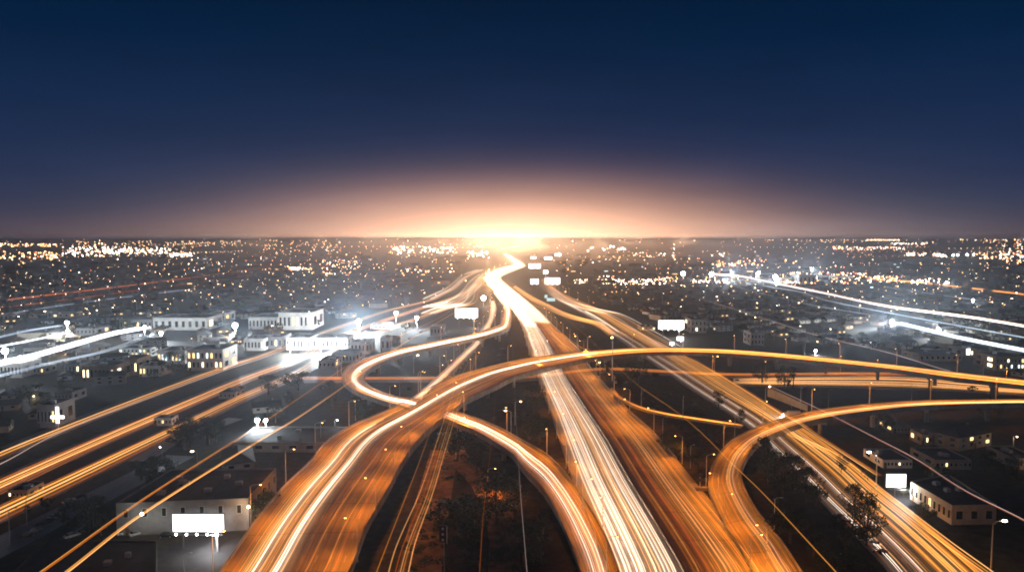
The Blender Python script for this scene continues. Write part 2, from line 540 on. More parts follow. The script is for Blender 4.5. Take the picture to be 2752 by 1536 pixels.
# the ramp that leaves the flyover and drops to the freeway
offr = Road([
    ('T1', 1330, 970, 1240, 1045, 8.9), ('T1', 1450, 1020, 1400, 1105, 8.6), ('T1', 1600, 1070, 1560, 1175, 8.0), ('T1', 1800, 1160, 1740, 1285, 6.8),
    ('T1', 1960, 1250, 1880, 1385, 5.6), ('B3', 70, 530, 'B3', 10, 700, 4.2), ('B3', 200, 610, 140, 835, 2.8), ('B3', 320, 735, 230, 970, 1.5),
    ('B3', 430, 880, 310, 1130, .8), ('B3', 520, 1020, 365, 1270, .45), ('B3', 620, 1210, 425, 1438, .40), ('B3', 720, 1480, 470, 1640, .38)], step=6)
# the curling ramp on the other side
curl = Road([
    ('T3', 3100, 905, 3100, 935, 9), ('T3', 2574, 890, 2574, 922, 9), ('T3', 2200, 893, 2200, 928, 9), ('T3', 1800, 896, 1800, 940, 9), ('T3', 1500, 908, 1520, 958, 9),
    ('T3', 1200, 932, 1260, 988, 9), ('T3', 1000, 952, 1070, 1014, 8.8), ('T3', 800, 980, 890, 1044, 8.5), ('T3', 600, 1022, 710, 1082, 8.1),
    ('T3', 420, 1072, 550, 1135, 7.6), ('T3', 250, 1135, 400, 1195, 7.0), ('T3', 100, 1212, 280, 1262, 6.2), ('T3', 0, 1285, 205, 1345, 5.4),
    ('B3', 1430, 590, 1640, 600, 4.4), ('B3', 1372, 700, 1597, 700, 3.2), ('B3', 1350, 820, 1597, 790, 2.0), ('B3', 1400, 960, 1640, 900, 1.1),
    ('B3', 1470, 1110, 1735, 1050, .6), ('B3', 1575, 1270, 1880, 1225, .42), ('D', 1890, 1438, 'D', 2015, 1438, .38), ('D', 1980, 1560, 'D', 2110, 1560, .38)], step=6)
# feeder that joins the flyover from the far side
feed = Road([
    ('T1', 960, 900, 1090, 870, 9.05), ('T1', 1050, 830, 1150, 810, 8.95), ('T1', 1160, 735, 1240, 735, 8.3), ('T1', 1300, 605, 1370, 610, 6.5), ('T1', 1420, 490, 1500, 480, 4.5),
    ('T1', 1510, 400, 1590, 390, 2.5), ('T1', 1580, 290, 1655, 275, 1.2), ('T1', 1640, 200, 1700, 185, .5), ('T1', 1665, 100, 1720, 90, .32), ('T4', 870, 1080, 920, 1070, .32)], step=9)
# frontage freeway on the far right
front = Road([
    ('T4', 1560, 775, 1600, 765, .2), ('T4', 1660, 930, 1760, 900, .2), ('T4', 1800, 1060, 1940, 1000, .2), ('T2', 460, 100, 640, 80, .2), ('T2', 620, 190, 830, 185, .2),
    ('T2', 760, 300, 1010, 285, .2), ('T2', 900, 395, 1210, 390, .2), ('T2', 1060, 515, 1440, 510, .2), ('T2', 1280, 665, 1700, 650, .2),
    ('T2', 1530, 835, 1980, 820, .2), ('T2', 1760, 980, 2200, 960, .2), ('T2', 1960, 1120, 2380, 1080, .2), ('B4', 50, 570, 470, 520, .2),
    ('B4', 250, 760, 700, 690, .2), ('B4', 420, 940, 880, 850, .2), ('B4', 590, 1110, 1080, 1000, .2), ('B4', 750, 1270, 1300, 1180, .2), ('B4', 900, 1438, 1600, 1438, .2), ('B4', 1010, 1600, 1790, 1600, .2)], step=10)
spur = Road([('T2', 745, 800, 790, 770, .22), ('T2', 850, 890, 880, 860, .22), ('T2', 1030, 970, 1050, 945, .22), ('T2', 1240, 1022, 1250, 998, .22),
             ('T2', 1470, 1060, 1480, 1035, .22), ('T2', 1700, 1094, 1710, 1070, .22), ('T2', 1900, 1125, 1930, 1098, .22)], step=7)
slip = Road([('T4', 1180, 880, 1210, 860, .26), ('T4', 1430, 1060, 1480, 1030, .26), ('T4', 1640, 1160, 1700, 1130, .26), ('T4', 1850, 1270, 1910, 1235, .26),
             ('T4', 2100, 1350, 2160, 1310, .26), ('T2', 640, 240, 690, 215, .26), ('T2', 760, 330, 820, 305, .26)], step=12)
cross1 = Road([('T1', -60, 735, -60, 675, .12), ('T1', 600, 730, 600, 680, .12), ('T1', 1000, 730, 1000, 680, .12), ('T1', 1500, 728, 1500, 672, .12), ('T1', 2000, 720, 2000, 665, .12),
               ('T2', 700, 650, 700, 600, .12), ('T2', 1200, 668, 1200, 618, .12), ('T3', 0, 695, 0, 648, .12), ('T3', 700, 690, 700, 645, .12), ('T3', 1300, 690, 1300, 640, .12), ('T3', 1900, 700, 1900, 640, .12)], step=12)
cross2 = Road([('T3', 60, 758, 60, 700, .16), ('T3', 300, 765, 300, 695, .16), ('T3', 900, 775, 900, 682, .16), ('T3', 1600, 795, 1600, 685, .16), ('T3', 2100, 815, 2100, 735, .16), ('T3', 2574, 845, 2574, 765, .16), ('T3', 3200, 880, 3200, 790, .16)], step=12)

def slab_thing(road, name, label, cat, m_, thick, piers, hmin=2.2, gap=32, cols=2):
    root = empty(name, (0, 0, 0))
    tag(root, label, cat)
    road.slab('deck', m_, thick, root)
    for u in (0.006, 0.994):
        road.rail('parapet', u, .95, .32, M['conc'], root, below=thick * .55)
    if piers:
        x = 14.0
        while x < road.len - 6:
            c = road.pt(.5, x)
            if c.z > hmin and c.y > 60 and not any(c2 is not road and c2 is not None and near(c2, c, 3.0) for c2 in (main, front)):
                a, b_ = road.pt(.0, x), road.pt(1.0, x)
                g = MB()
                top = c.z - thick
                w = (b_ - a).length
                rz = math.atan2(b_.y - a.y, b_.x - a.x)
                g.box((c.x, c.y, top - .75), (w * .78, 1.7, 1.5), rz)
                k = 2 if w > 18 else 1
                for q in range(k):
                    f = .5 if k == 1 else (.28 + .44 * q)
                    p = a.lerp(b_, f)
                    g.tube([(p.x, p.y, -.2), (p.x, p.y, top - 2.2), (p.x, p.y, top - .6)], [1.05, 1.05, 1.7], 10)
                g.build('pier', M['conc'], root)
            x += gap
    return root
def near(road, p, m):
    for i in range(0, len(road.L), 1):
        c = (road.L[i] + road.R[i]) / 2
        w = road.width(i) / 2 + m
        if (c.x - p.x) ** 2 + (c.y - p.y) ** 2 < w * w:
            return True
    return False
slab_thing(fly, 'freeway_flyover', 'long curving concrete flyover crossing above the main freeway on round piers', 'flyover', M['ramp'], 1.7, True)
slab_thing(loop, 'loop_ramp', 'horseshoe shaped elevated loop ramp with a blazing white bend', 'ramp', M['ramp'], 1.4, True, gap=36)
slab_thing(offr, 'exit_ramp', 'curved ramp dropping from the flyover down to the main freeway', 'ramp', M['ramp'], 1.3, True)
slab_thing(curl, 'hook_ramp', 'hook shaped ramp coming round beside the dark trees to join the main freeway', 'ramp', M['ramp'], 1.4, True)
slab_thing(feed, 'feeder_ramp', 'narrow feeder ramp climbing onto the back of the big flyover', 'ramp', M['ramp'], 1.2, True)
for rd, nm, lb, mt, th in ((front, 'frontage_road', 'frontage road beside the motel with white and amber light streaks', 'street', .15), (spur, 'spur_road', 'thin spur road cutting across the dark grass triangle', 'ramp', .15),
                           (slip, 'slip_road', 'slip road leaving the freeway towards the frontage road', 'ramp', .15), (cross1, 'cross_street', 'cross street passing below the flyover', 'street', .1),
                           (cross2, 'boulevard', 'boulevard running level below the far flyover piers', 'street', .1)):
    tag(rd.slab(nm, M[mt], th), lb, None, None, 'structure')
mb = main.rail('median_barrier', .47, .9, .5, M['conc'])
tag(mb, 'low concrete barrier dividing the two directions of the main freeway', 'barrier')
tag(main.rail('roadside_barrier', .003, .9, .35, M['conc'], below=.3), 'concrete barrier along the headlight side of the main freeway', 'barrier')
i_end = next(i for i in range(len(main.L)) if main.d[i] > 115)
tag(main.rail('roadside_barrier', .997, .9, .35, M['conc'], below=.3, i0=i_end), 'concrete barrier along the tail light side of the main freeway', 'barrier')

# ------------------------------------------------------------ light trails
TM = {}
for nm, c, s_ in (('white', (1, .78, .62), 6.5), ('peach', (1, .47, .15), 3.9), ('gold', (1, .38, .05), 2.3), ('amber', (1, .22, .012), 1.25),
                  ('ember', (1, .16, .008), .7), ('red', (1, .09, .02), .8), ('blaze', (1, .78, .58), 10.0), ('cool', (.72, .86, 1), 2.6), ('cool_dim', (.7, .82, 1), 1.0), ('ice', (.92, .96, 1), 6.0), ('pink', (1, .72, .66), 2.2)):
    TM[nm] = trailmat('trail_' + nm, c, s_)
NTRAIL = [0]
def trail(pts, rad, m_, label, group, n=5):
    g = MB()
    k = len(pts)
    rs = [rad * max(1.0, min(3.4, math.hypot(pts[i][0], pts[i][1]) / 480)) * (.25 if i in (0, k - 1) else .8 if i in (1, k - 2) else 1) for i in range(k)]
    g.tube(pts, rs, n, cap=False)
    o = g.build('light_trail', TM[m_], None, smooth=True)
    tag(o, label, 'light trail', group)
    NTRAIL[0] += 1
    return o
def lanes(road, specs, label, group, x0=0.0, x1=None, z=.75, jit=.02, step=1):
    """specs: (u, radius, material[, start, end]) in metres along the road"""
    x1 = road.len if x1 is None else x1
    for q in specs:
        u, rad, m_ = q[:3]
        a, b_ = (q[3], q[4]) if len(q) > 3 else (x0, x1)
        i0, i1 = int(a / road.len * (len(road.L) - 1)), int(math.ceil(b_ / road.len * (len(road.L) - 1)))
        ph, ph2 = random.uniform(0, 6.28), random.uniform(0, 6.28)
        w1, w2 = random.uniform(150, 400), random.uniform(60, 140)
        pts = []
        for i in range(i0, i1 + 1, step):
            d = road.d[min(i, len(road.d) - 1)]
            uu = u + jit * (.7 * math.sin(d / w1 + ph) + .3 * math.sin(d / w2 + ph2))
            p = road.at(min(.985, max(.015, uu)), i).copy()
            p.z += z
            pts.append(p)
        if len(pts) > 3:
            trail(pts, rad, m_, label, group)
def spread(n, a, b_, mats, r0, r1, road=None, cut=0.0):
    out = []
    for i in range(n):
        u = a + (b_ - a) * (i + random.uniform(.15, .85)) / n
        q = [u, random.uniform(r0, r1), random.choice(mats)]
        if cut and random.random() < cut:
            s0 = random.uniform(0, road.len * .5)
            q += [s0, min(road.len, s0 + random.uniform(.2, .6) * road.len)]
        out.append(tuple(q))
    return out
MG = 'head and tail light trails on the main freeway'
lanes(main, spread(26, .07, .43, ['white', 'white', 'peach', 'peach', 'pink'], .10, .24), 'white streak of headlights on the main freeway, before the dividing barrier', 'white headlight trails on the main freeway')
lanes(main, spread(8, .10, .42, ['blaze'], .24, .36, None), 'broad blazing headlight streak on the main freeway', 'broad headlight trails on the main freeway', x0=main.len * .14)
lanes(main, spread(34, .51, .95, ['amber', 'amber', 'gold', 'peach', 'ember'], .08, .20, main, .3), 'amber streak of light on the far carriageway of the main freeway', 'amber trails on the main freeway')
lanes(main, spread(8, .52, .80, ['red', 'red'], .16, .26, main, .6), 'red tail light streak on the main freeway', 'red tail light trails on the main freeway')
FG = 'light trails on the big flyover'
lanes(fly, spread(16, .04, .40, ['amber', 'gold', 'ember', 'peach'], .06, .13, fly, .5), 'hair thin orange streak on the outer lanes of the big flyover', 'hair thin trails on the outer lanes of the flyover')
lanes(offr, spread(8, .08, .94, ['gold', 'amber', 'ember'], .05, .10), 'hair thin amber streak on the curved exit ramp', 'hair thin trails on the exit ramp')
lanes(curl, spread(10, .06, .94, ['gold', 'amber', 'ember', 'amber'], .05, .10), 'hair thin amber streak on the hook shaped ramp', 'hair thin trails on the hook ramp')
lanes(fly, [(.30, .1, 'amber', fly.len * .45, fly.len), (.42, .08, 'peach', fly.len * .5, fly.len), (.5, .1, 'ember', fly.len * .45, fly.len)], 'steady orange streak on the far level stretch of the big flyover', 'orange trails on the far stretch of the flyover')
lanes(fly, [(.10, .2, 'amber', 0, 190), (.16, .2, 'gold', 0, 180), (.20, .25, 'peach', 0, 170), (.235, .3, 'peach', 20, 165), (.27, .3, 'white', 0, 160), (.30, .22, 'peach', 0, 150),
            (.34, .2, 'amber', 0, 130), (.37, .16, 'gold', 10, 120)], 'pale orange light streak on the outer lanes of the big flyover', FG)
lanes(fly, [(.40, .22, 'peach', 0, fly.len * .62), (.43, .28, 'white', 0, fly.len * .50), (.455, .3, 'white', 0, fly.len * .56), (.475, .22, 'peach', 0, fly.len * .6)], 'white light streak running the whole length of the big flyover', 'white trails on the big flyover', jit=.015)
lanes(fly, spread(12, .60, .92, ['amber', 'gold', 'ember', 'ember', 'amber'], .1, .22, fly, .2), 'thin orange light streak on the inner lanes of the big flyover', 'thin orange trails on the big flyover')
lanes(loop, spread(5, .42, .66, ['blaze', 'white', 'blaze', 'white', 'peach'], .35, .6), 'thick white light streak round the horseshoe loop', 'white trails on the loop ramp', jit=.01)
lanes(loop, spread(8, .12, .92, ['amber', 'gold', 'ember', 'amber'], .15, .3), 'orange light streak round the horseshoe loop', 'orange trails on the loop ramp', jit=.01)
lanes(offr, spread(9, .40, .74, ['white', 'peach', 'white', 'pink', 'gold'], .1, .2), 'cream light streak on the curved exit ramp', 'cream trails on the exit ramp', jit=.012)
lanes(offr, spread(5, .12, .9, ['amber', 'ember'], .1, .16), 'dim orange light streak on the curved exit ramp', 'orange trails on the exit ramp', jit=.012)
lanes(curl, spread(5, .50, .78, ['peach', 'gold', 'pink', 'gold', 'peach'], .07, .11), 'pale light streak round the hook shaped ramp', 'pale trails on the hook ramp', jit=.015)
lanes(curl, spread(5, .12, .9, ['amber', 'gold', 'ember'], .06, .10), 'orange light streak round the hook shaped ramp', 'orange trails on the hook ramp', jit=.015)
lanes(feed, spread(6, .2, .8, ['peach', 'white', 'gold', 'peach'], .2, .34), 'cream light streak on the narrow feeder ramp', 'trails on the feeder ramp', jit=.02)
fl = front.len
lanes(front, [(u, r_, m_, fl * .28, fl) for u, r_, m_ in ((.10, .10, 'white'), (.13, .14, 'white'), (.17, .11, 'peach'), (.30, .10, 'pink'), (.34, .12, 'white'), (.37, .08, 'peach'), (.04, .08, 'amber'))],
      'white headlight streak on the frontage road beside the trees', 'white trails on the frontage road', jit=.012)
lanes(front, [(.12, .3, 'white', fl * .34, fl * .5), (.2, .28, 'white', fl * .36, fl * .52), (.3, .36, 'blaze', fl * .50, fl * .64), (.24, .3, 'blaze', fl * .50, fl * .60)], 'short blazing white streak on the frontage road short of the flyover', 'blazing trails on the frontage road')
lanes(front, spread(13, .55, .97, ['gold', 'peach', 'amber', 'gold', 'amber'], .12, .26), 'golden light streak on the frontage road along the motel side', 'golden trails on the frontage road', jit=.02)
lanes(front, spread(10, .16, .56, ['gold', 'peach', 'amber', 'gold'], .06, .11), 'hair thin golden streak along the middle of the frontage road', 'hair thin trails on the frontage road')
lanes(front, [(u, .5, 'gold', fl * .45, fl) for u in (.55, .68, .8, .9)], 'golden light streak on the frontage road far beyond the flyover', 'far golden trails on the frontage road', jit=.03)
lanes(spur, spread(4, .25, .75, ['gold', 'amber'], .16, .24), 'amber light streak on the thin spur road', 'trails on the spur road')
lanes(slip, spread(5, .2, .8, ['peach', 'gold'], .3, .45), 'golden light streak on the slip road', 'trails on the slip road')
lanes(cross1, spread(4, .25, .75, ['amber', 'amber', 'gold'], .1, .18), 'level orange light streak on the cross street', 'trails on the cross street')
lanes(cross2, spread(8, .1, .9, ['peach', 'amber', 'peach', 'gold'], .08, .14), 'level pinkish light streak on the boulevard below the flyover', 'trails on the boulevard')

def polyline(pts, z, sub=10):
    w = [P(t, x, y, z) for t, x, y in pts]
    return catmull(w, sub)
def bundle(pts, z, n, sep, rads, mats, label, group, dz=0.0, sub=10):
    c = polyline(pts, z, sub)
    for k in range(n):
        off = (k - (n - 1) / 2) * sep + random.uniform(-.25, .25) * sep
        ph = random.uniform(0, 6)
        out = []
        for i, p in enumerate(c):
            d = c[min(i + 1, len(c) - 1)] - c[max(i - 1, 0)]
            nn = Vector((-d.y, d.x, 0)).normalized()
            out.append(p + nn * (off * (1 + .1 * math.sin(i * .15 + ph))) + Vector((0, 0, dz * k)))
        trail(out, random.uniform(*rads), mats[k % len(mats)], label, group)
# orange streets fanning away to the lower left
st1 = [('T4', 760, 640), ('T4', 640, 690), ('T4', 500, 760), ('T4', 340, 900), ('T4', 180, 985), ('A2', 1620, 745), ('A2', 1250, 835), ('A2', 1000, 915), ('A2', 400, 1125), ('A2', 0, 1280), ('T5', 1980, 715), ('T5', 1290, 965), ('T5', 500, 1270), ('D', 0, 1140), ('D', -200, 1225)]
st2 = [('T4', 760, 740), ('T4', 600, 900), ('T4', 400, 1010), ('T4', 100, 1110), ('A2', 1450, 850), ('A2', 1000, 1005), ('A2', 600, 1165), ('T5', 2574, 655), ('T5', 2100, 835), ('T5', 1600, 1045), ('T5', 1000, 1300), ('D', 0, 1218), ('D', -200, 1310)]
st3 = [('T4', 760, 800), ('T4', 600, 950), ('T4', 350, 1140), ('T4', 50, 1240), ('A2', 1500, 925), ('A2', 1150, 1045), ('A2', 700, 1245), ('T5', 2574, 785), ('T5', 2100, 990), ('T5', 1500, 1275), ('D', 0, 1292), ('D', -200, 1385)]
SR = []
for k, (stp, w) in enumerate(((st1, 13), (st2, 15), (st3, 13))):
    c = polyline(stp, .05 + .03 * k, 6)
    r_ = Road.__new__(Road)
    r_.L, r_.R, r_.d = [], [], []
    dd = 0
    for i, p in enumerate(c):
        d = c[min(i + 1, len(c) - 1)] - c[max(i - 1, 0)]
        nn = Vector((-d.y, d.x, 0)).normalized() * (w / 2)
        if i: dd += (p - c[i - 1]).length
        r_.L.append(p + nn); r_.R.append(p - nn); r_.d.append(dd)
    r_.len = dd
    Road.all.append(r_); SR.append(r_)
    tag(r_.slab('city_street', M['street'], .04 + .03 * k), ['first of the three parallel streets beyond the flats', 'middle one of the three parallel streets with amber streaks', 'third parallel street passing the cream building'][k], None, None, 'structure')
bundle(st1, 1.2, 2, 3.0, (.34, .46), ['peach', 'gold', 'gold'], 'golden streak of light on the farthest parallel street', 'trails on the farthest parallel street')
bundle([(t, x, y + 26) for t, x, y in st1[8:]], 1.2, 1, 2.0, (.16, .22), ['pink'], 'pale streak of light beside the farthest parallel street', 'pale trail beside the farthest parallel street')
bundle(st2, 1.2, 5, 2.0, (.28, .44), ['amber', 'peach', 'gold', 'peach', 'ember'], 'amber streak of light on the middle parallel street', 'trails on the middle parallel street')
bundle(st3, 1.2, 4, 2.2, (.26, .4), ['gold', 'peach', 'gold', 'ember'], 'amber streak of light on the nearest parallel street', 'trails on the nearest parallel street')
bundle([('T1', 1380, 60), ('T1', 1230, 170), ('T1', 900, 320), ('T1', 600, 480), ('T1', 370, 625), ('T1', 0, 875), ('B1', 1878, 375), ('B1', 1050, 905), ('B1', 300, 1438), ('B1', 60, 1600)], 13.5, 2, .7, (.14, .2), ['gold', 'amber'],
       'thin orange light streak high over the roofs, upper of two', 'upper streak over the flat roof')
bundle([('T1', 1480, 60), ('T1', 1350, 130), ('T1', 1000, 340), ('T1', 720, 525), ('T1', 480, 705), ('T1', 0, 1035), ('B1', 1878, 485), ('B1', 1010, 1030), ('B1', 480, 1438), ('B1', 270, 1600)], 13.5, 2, .6, (.2, .26), ['gold', 'peach'],
       'bright orange light streak high over the roofs, lower of two', 'lower streak over the flat roof')
bundle([(t, x, y + (34 if t[0] == 'T' else 20)) for t, x, y in st2[6:]], 1.2, 2, 2.2, (.12, .18), ['ember', 'amber'], 'thin rusty streak just below the middle parallel street', 'thin rusty streaks beside the middle parallel street')
bundle([(t, x, y - (30 if t[0] == 'T' else 18)) for t, x, y in st3[4:]], 1.2, 2, 2.2, (.12, .18), ['amber', 'gold'], 'thin amber streak just above the nearest parallel street', 'thin amber streaks beside the nearest parallel street')
# strands that cross the interchange
bundle([('T1', 1530, 350), ('T1', 1440, 560), ('T1', 1330, 770), ('T1', 1210, 1010), ('T1', 1130, 1190), ('T1', 1040, 1438), ('D', 945, 1438), ('D', 900, 1560)], 12.5, 1, 1, (.13, .14), ['gold'], 'single golden strand crossing above the flyover', 'single golden strand')
bundle([('T1', 1660, 240), ('T1', 1550, 470), ('T1', 1420, 750), ('T1', 1330, 1000), ('T1', 1250, 1250), ('B2', 1200, 870), ('B2', 1060, 1230), ('B2', 1000, 1438), ('B2', 960, 1600)], 12.5, 5, 1.1, (.13, .2), ['peach', 'amber', 'peach', 'gold', 'peach'],
       'strand of the pale bundle crossing above the flyover to the lower edge', 'pale bundle crossing the flyover')
bundle([('T1', 1800, 290), ('T1', 1740, 600), ('T1', 1700, 1000), ('T1', 1655, 1438), ('B2', 1610, 1000), ('B2', 1580, 1438), ('B2', 1570, 1600)], 12.5, 1, 1, (.11, .12), ['amber'], 'faint amber strand hanging across the flyover near the freeway', 'faint amber strand')
bundle([('T1', 1850, 270), ('T1', 1880, 800), ('T1', 1905, 1250), ('B3', 5, 900), ('B3', 50, 1438), ('B3', 60, 1600)], 12.5, 1, 1, (.07, .08), ['pink'], 'thin pale strand falling across the exit ramp', 'thin pale strand')
bundle([('T2', 0, 30), ('T2', 330, 140), ('T2', 480, 255), ('T2', 640, 395), ('T2', 980, 725), ('T2', 1350, 985), ('T2', 1570, 1170), ('T2', 1830, 1430), ('B4', 0, 870), ('B4', 530, 1438), ('B4', 680, 1600)], 12.5, 1, 1, (.16, .17), ['gold'], 'long straight golden strand crossing the dark triangle and the hook ramp', 'long golden strand')
bundle([('T2', 1460, 510), ('T2', 1900, 770), ('T2', 2250, 990), ('T3', 640, 1080), ('B4', 430, 480), ('B4', 840, 745)], 10.5, 3, .9, (.12, .2), ['peach', 'gold', 'amber'], 'golden strand passing above the hook ramp to the motel', 'golden strands above the hook ramp')
bundle([('T2', 1300, 540), ('T2', 1700, 790), ('T2', 2150, 1040), ('T3', 560, 1175), ('B4', 500, 590), ('B4', 900, 900), ('B4', 1290, 1200), ('B4', 1640, 1450), ('B4', 1800, 1560)], 10.5, 3, 1.1, (.1, .18), ['peach', 'gold', 'peach'], 'pale strand passing above the hook ramp down the frontage road', 'pale strands above the hook ramp')
bundle([('T3', 340, 745), ('T3', 820, 970), ('T3', 1350, 1240), ('B4', 1100, 625), ('B4', 1450, 850), ('B4', 1878, 1065), ('B4', 2000, 1150)], 12.5, 2, .7, (.07, .1), ['amber', 'pink'], 'faint strand passing over the motel roof', 'faint strands over the motel')
# streaks over the far districts
bundle([('A3', 1850, 490), ('A3', 2080, 505), ('A3', 2300, 545), ('A3', 2516, 590), ('A4', 600, 675), ('A4', 1200, 800), ('A4', 2000, 905), ('A4', 2516, 990), ('A4', 3200, 1120)], 9, 4, 2.6, (.5, .75), ['pink', 'ice', 'cool', 'peach'],
       'white streak sweeping out from the far floodlit yard', 'white streaks from the far floodlit yard')
bundle([('A3', 2200, 560), ('A4', 0, 600), ('A4', 350, 660), ('A4', 620, 745), ('A4', 1250, 870), ('A4', 2516, 1100), ('A4', 3100, 1200)], 9, 1, 2, (.36, .4), ['cool'], 'single bluish streak across the dark district', 'bluish streak')
bundle([('A3', 1950, 580), ('A3', 2516, 720), ('A4', 500, 795), ('A4', 1080, 890)], 9, 1, 2, (.3, .34), ['cool_dim'], 'short faint grey streak ending at the bright roof lamp', 'short grey streak')
bundle([('A4', 1280, 955), ('A4', 1650, 1045), ('A4', 1900, 1105), ('A4', 2516, 1225), ('A4', 3100, 1340)], 10, 8, 1.5, (.35, .6), ['cool', 'cool_dim', 'cool', 'ice'], 'pale blue streak in the broad band beside the lit yard', 'pale blue streaks beside the lit yard')
bundle([('A3', 1700, 715), ('A3', 2516, 972), ('A4', 550, 1090), ('A4', 1200, 1245), ('A4', 1780, 1420), ('A4', 2100, 1490)], 6, 1, 1, (.2, .22), ['pink'], 'thin pale streak running down to the far end of the flyover', 'thin pale streak to the flyover')
bundle([('A4', 1000, 530), ('A4', 1500, 570), ('A4', 2000, 625), ('A4', 2516, 685), ('A4', 3100, 760)], 4, 3, 3.2, (.4, .6), ['gold', 'amber', 'gold'], 'far amber street streak below the lamps on the horizon side', 'far amber street streaks')
bundle([('A4', 1100, 600), ('A4', 1700, 690), ('A4', 2516, 800)], 4, 1, 1, (.3, .3), ['cool_dim'], 'barely visible grey streak in the far district', 'barely visible grey streak')
bundle([('T5', 1250, 385), ('T5', 1000, 430), ('T5', 800, 482), ('T5', 300, 625), ('T5', 0, 690), ('T5', -500, 800)], 11, 8, 1.5, (.5, .85), ['ice', 'cool', 'ice', 'ice'], 'dazzling white streak beside the floodlit warehouses', 'dazzling white streaks by the warehouses')
bundle([('T5', 1330, 440), ('T5', 900, 590), ('T5', 400, 700), ('T5', 0, 800), ('T5', -400, 880)], 9, 4, 2.0, (.3, .5), ['cool_dim', 'cool_dim', 'cool_dim'], 'soft bluish streak below the dazzling one', 'soft bluish streaks by the warehouses')
bundle([('T5', 540, 365), ('T5', 250, 410), ('T5', 0, 465), ('T5', -400, 540)], 9, 3, 2.0, (.35, .5), ['cool_dim'], 'soft grey streak running from the mast lamps', 'soft grey streaks')
bundle([('T5', 600, 428), ('T5', 250, 500), ('T5', 0, 548), ('T5', -400, 640)], 9, 2, 1.4, (.4, .5), ['ice', 'cool'], 'narrow white streak running from the mast lamps', 'narrow white streaks')
bundle([('A1', 2900, 360), ('A1', 2516, 430), ('A1', 1400, 580), ('A1', 0, 745), ('A1', -500, 800)], 4, 2, 3, (.35, .5), ['amber', 'ember'], 'far brownish orange streak, upper one of the hazy plain', 'upper orange streaks of the hazy plain')
bundle([('A1', 2900, 420), ('A1', 2516, 485), ('A1', 1000, 690), ('A1', 0, 815)], 4, 1, 3, (.4, .45), ['ember'], 'far brownish orange streak, lower one of the hazy plain', 'lower orange streak of the hazy plain')
bundle([('A1', 1880, 630), ('A1', 900, 750), ('A1', 0, 880)], 4, 1, 3, (.35, .4), ['cool_dim'], 'far grey streak of the hazy plain', 'far grey streak of the hazy plain')
for k, (stp, z) in enumerate(((((('T4', 740, 640), ('T4', 560, 700), ('T4', 430, 800), ('T4', 300, 900), ('T4', 150, 975), ('T4', 0, 1050))), 1.5),
                ((('T4', 760, 700), ('T4', 640, 800), ('T4', 560, 900), ('T4', 460, 1000), ('T4', 300, 1090), ('T4', 0, 1160)), 1.5),
                ((('T4', 740, 830), ('T4', 640, 940), ('T4', 600, 1060), ('T4', 500, 1120), ('T4', 250, 1160), ('T4', 0, 1250)), 1.5))):
    bundle(stp, z, 4, 5.0, (.5, .8), ['blaze', 'gold', 'white', 'peach'], 'tangled golden strand where the parallel streets leave the freeway', 'tangled golden strands')

ml = main.len
k9 = next(main.d[i] for i in range(len(main.L)) if main.L[i].y > 800)
lanes(main, spread(16, .04, .97, ['blaze', 'white', 'blaze', 'peach'], .35, .5), 'blazing streak merged into the white far stretch of the main freeway', 'merged trails of the far freeway', x0=k9, x1=ml)
bundle([('T4', 1020, 790), ('T4', 1230, 960), ('T4', 1500, 1170), ('T4', 1780, 1437), ('T2', 330, 320), ('T2', 520, 470)], 1.4, 6, 3.4, (.2, .34), ['gold', 'peach', 'amber'], 'golden streak on the outer edge where lanes split from the main freeway', 'golden edge streaks of the main freeway')
bundle([('T4', 1040, 770), ('T4', 1300, 950), ('T4', 1650, 1150), ('T4', 2000, 1300), ('T4', 2300, 1370), ('T2', 720, 245), ('T2', 880, 330)], 1.4, 5, 3.6, (.22, .34), ['gold', 'peach', 'gold'], 'golden streak sweeping between the main freeway and the frontage road', 'golden streaks between the freeways')
bundle([('T4', 1560, 790), ('T4', 1700, 930), ('T4', 1880, 1060), ('T4', 2250, 1180), ('T2', 800, 140), ('T2', 1050, 280), ('T2', 1300, 430)], 1.6, 6, 3.4, (.26, .4), ['peach', 'white', 'gold', 'peach'], 'bright cream streak on the far reach of the frontage road', 'cream streaks on the far frontage road')
# ------------------------------------------------------------ lamps
LIGHTS = {}
def light(name, kind, col, power, loc, radius=.4, parent=None, spot=None):
    k = (kind, col, power, radius, spot)
    if k not in LIGHTS:
        d = bpy.data.lights.new(name, kind)
        d.color = col
        d.energy = power
        d.shadow_soft_size = radius
        if kind == 'SPOT':
            d.spot_size = R(spot); d.spot_blend = 1.0
        LIGHTS[k] = d
    o = bpy.data.objects.new(name, LIGHTS[k])
    COL.objects.link(o)
    o.location = loc
    if parent: o.parent = parent
    return o
SOD, PALE, COOL = (1, .275, .018), (1, .62, .32), (.88, .96, 1)
def lamp_proto(h, arm, matn, col, power, head=.34, cutoff=False):
    root = empty('street_lamp', (0, 0, 0))
    g = MB(); g.tube([(0, 0, 0), (0, 0, h * .5), (0, 0, h)], [.17, .13, .09], 7); g.build('pole', M['steel'], root)
    g = MB(); g.tube([(0, 0, h - .05), (arm * .4, 0, h + .45), (arm, 0, h + .55)], .06, 6); g.build('arm', M['steel'], root)
    if cutoff:
        g = MB(); g.ball((arm + .35, 0, h + .55), head, 0, 10, 6, (1.6, .85, .5)); hd = g.build('lamp_head', M['steel'], root)
        g = MB(); g.ball((arm + .45, 0, h + .40), head * .7, 0, 10, 6, (1.3, .8, .45)); g.build('lens', M[matn], hd)
    else:
        g = MB(); g.ball((arm + .35, 0, h + .5), head, 0, 10, 6, (1.5, .8, .55)); g.build('lamp_head', M[matn], root)
    if power:
        light('lamp_light', 'SPOT' if col == SOD else 'POINT', col, power, (arm + .4, 0, h - .1), .3, root, 154)
    reg(root)
    return root
PW = 13000.0
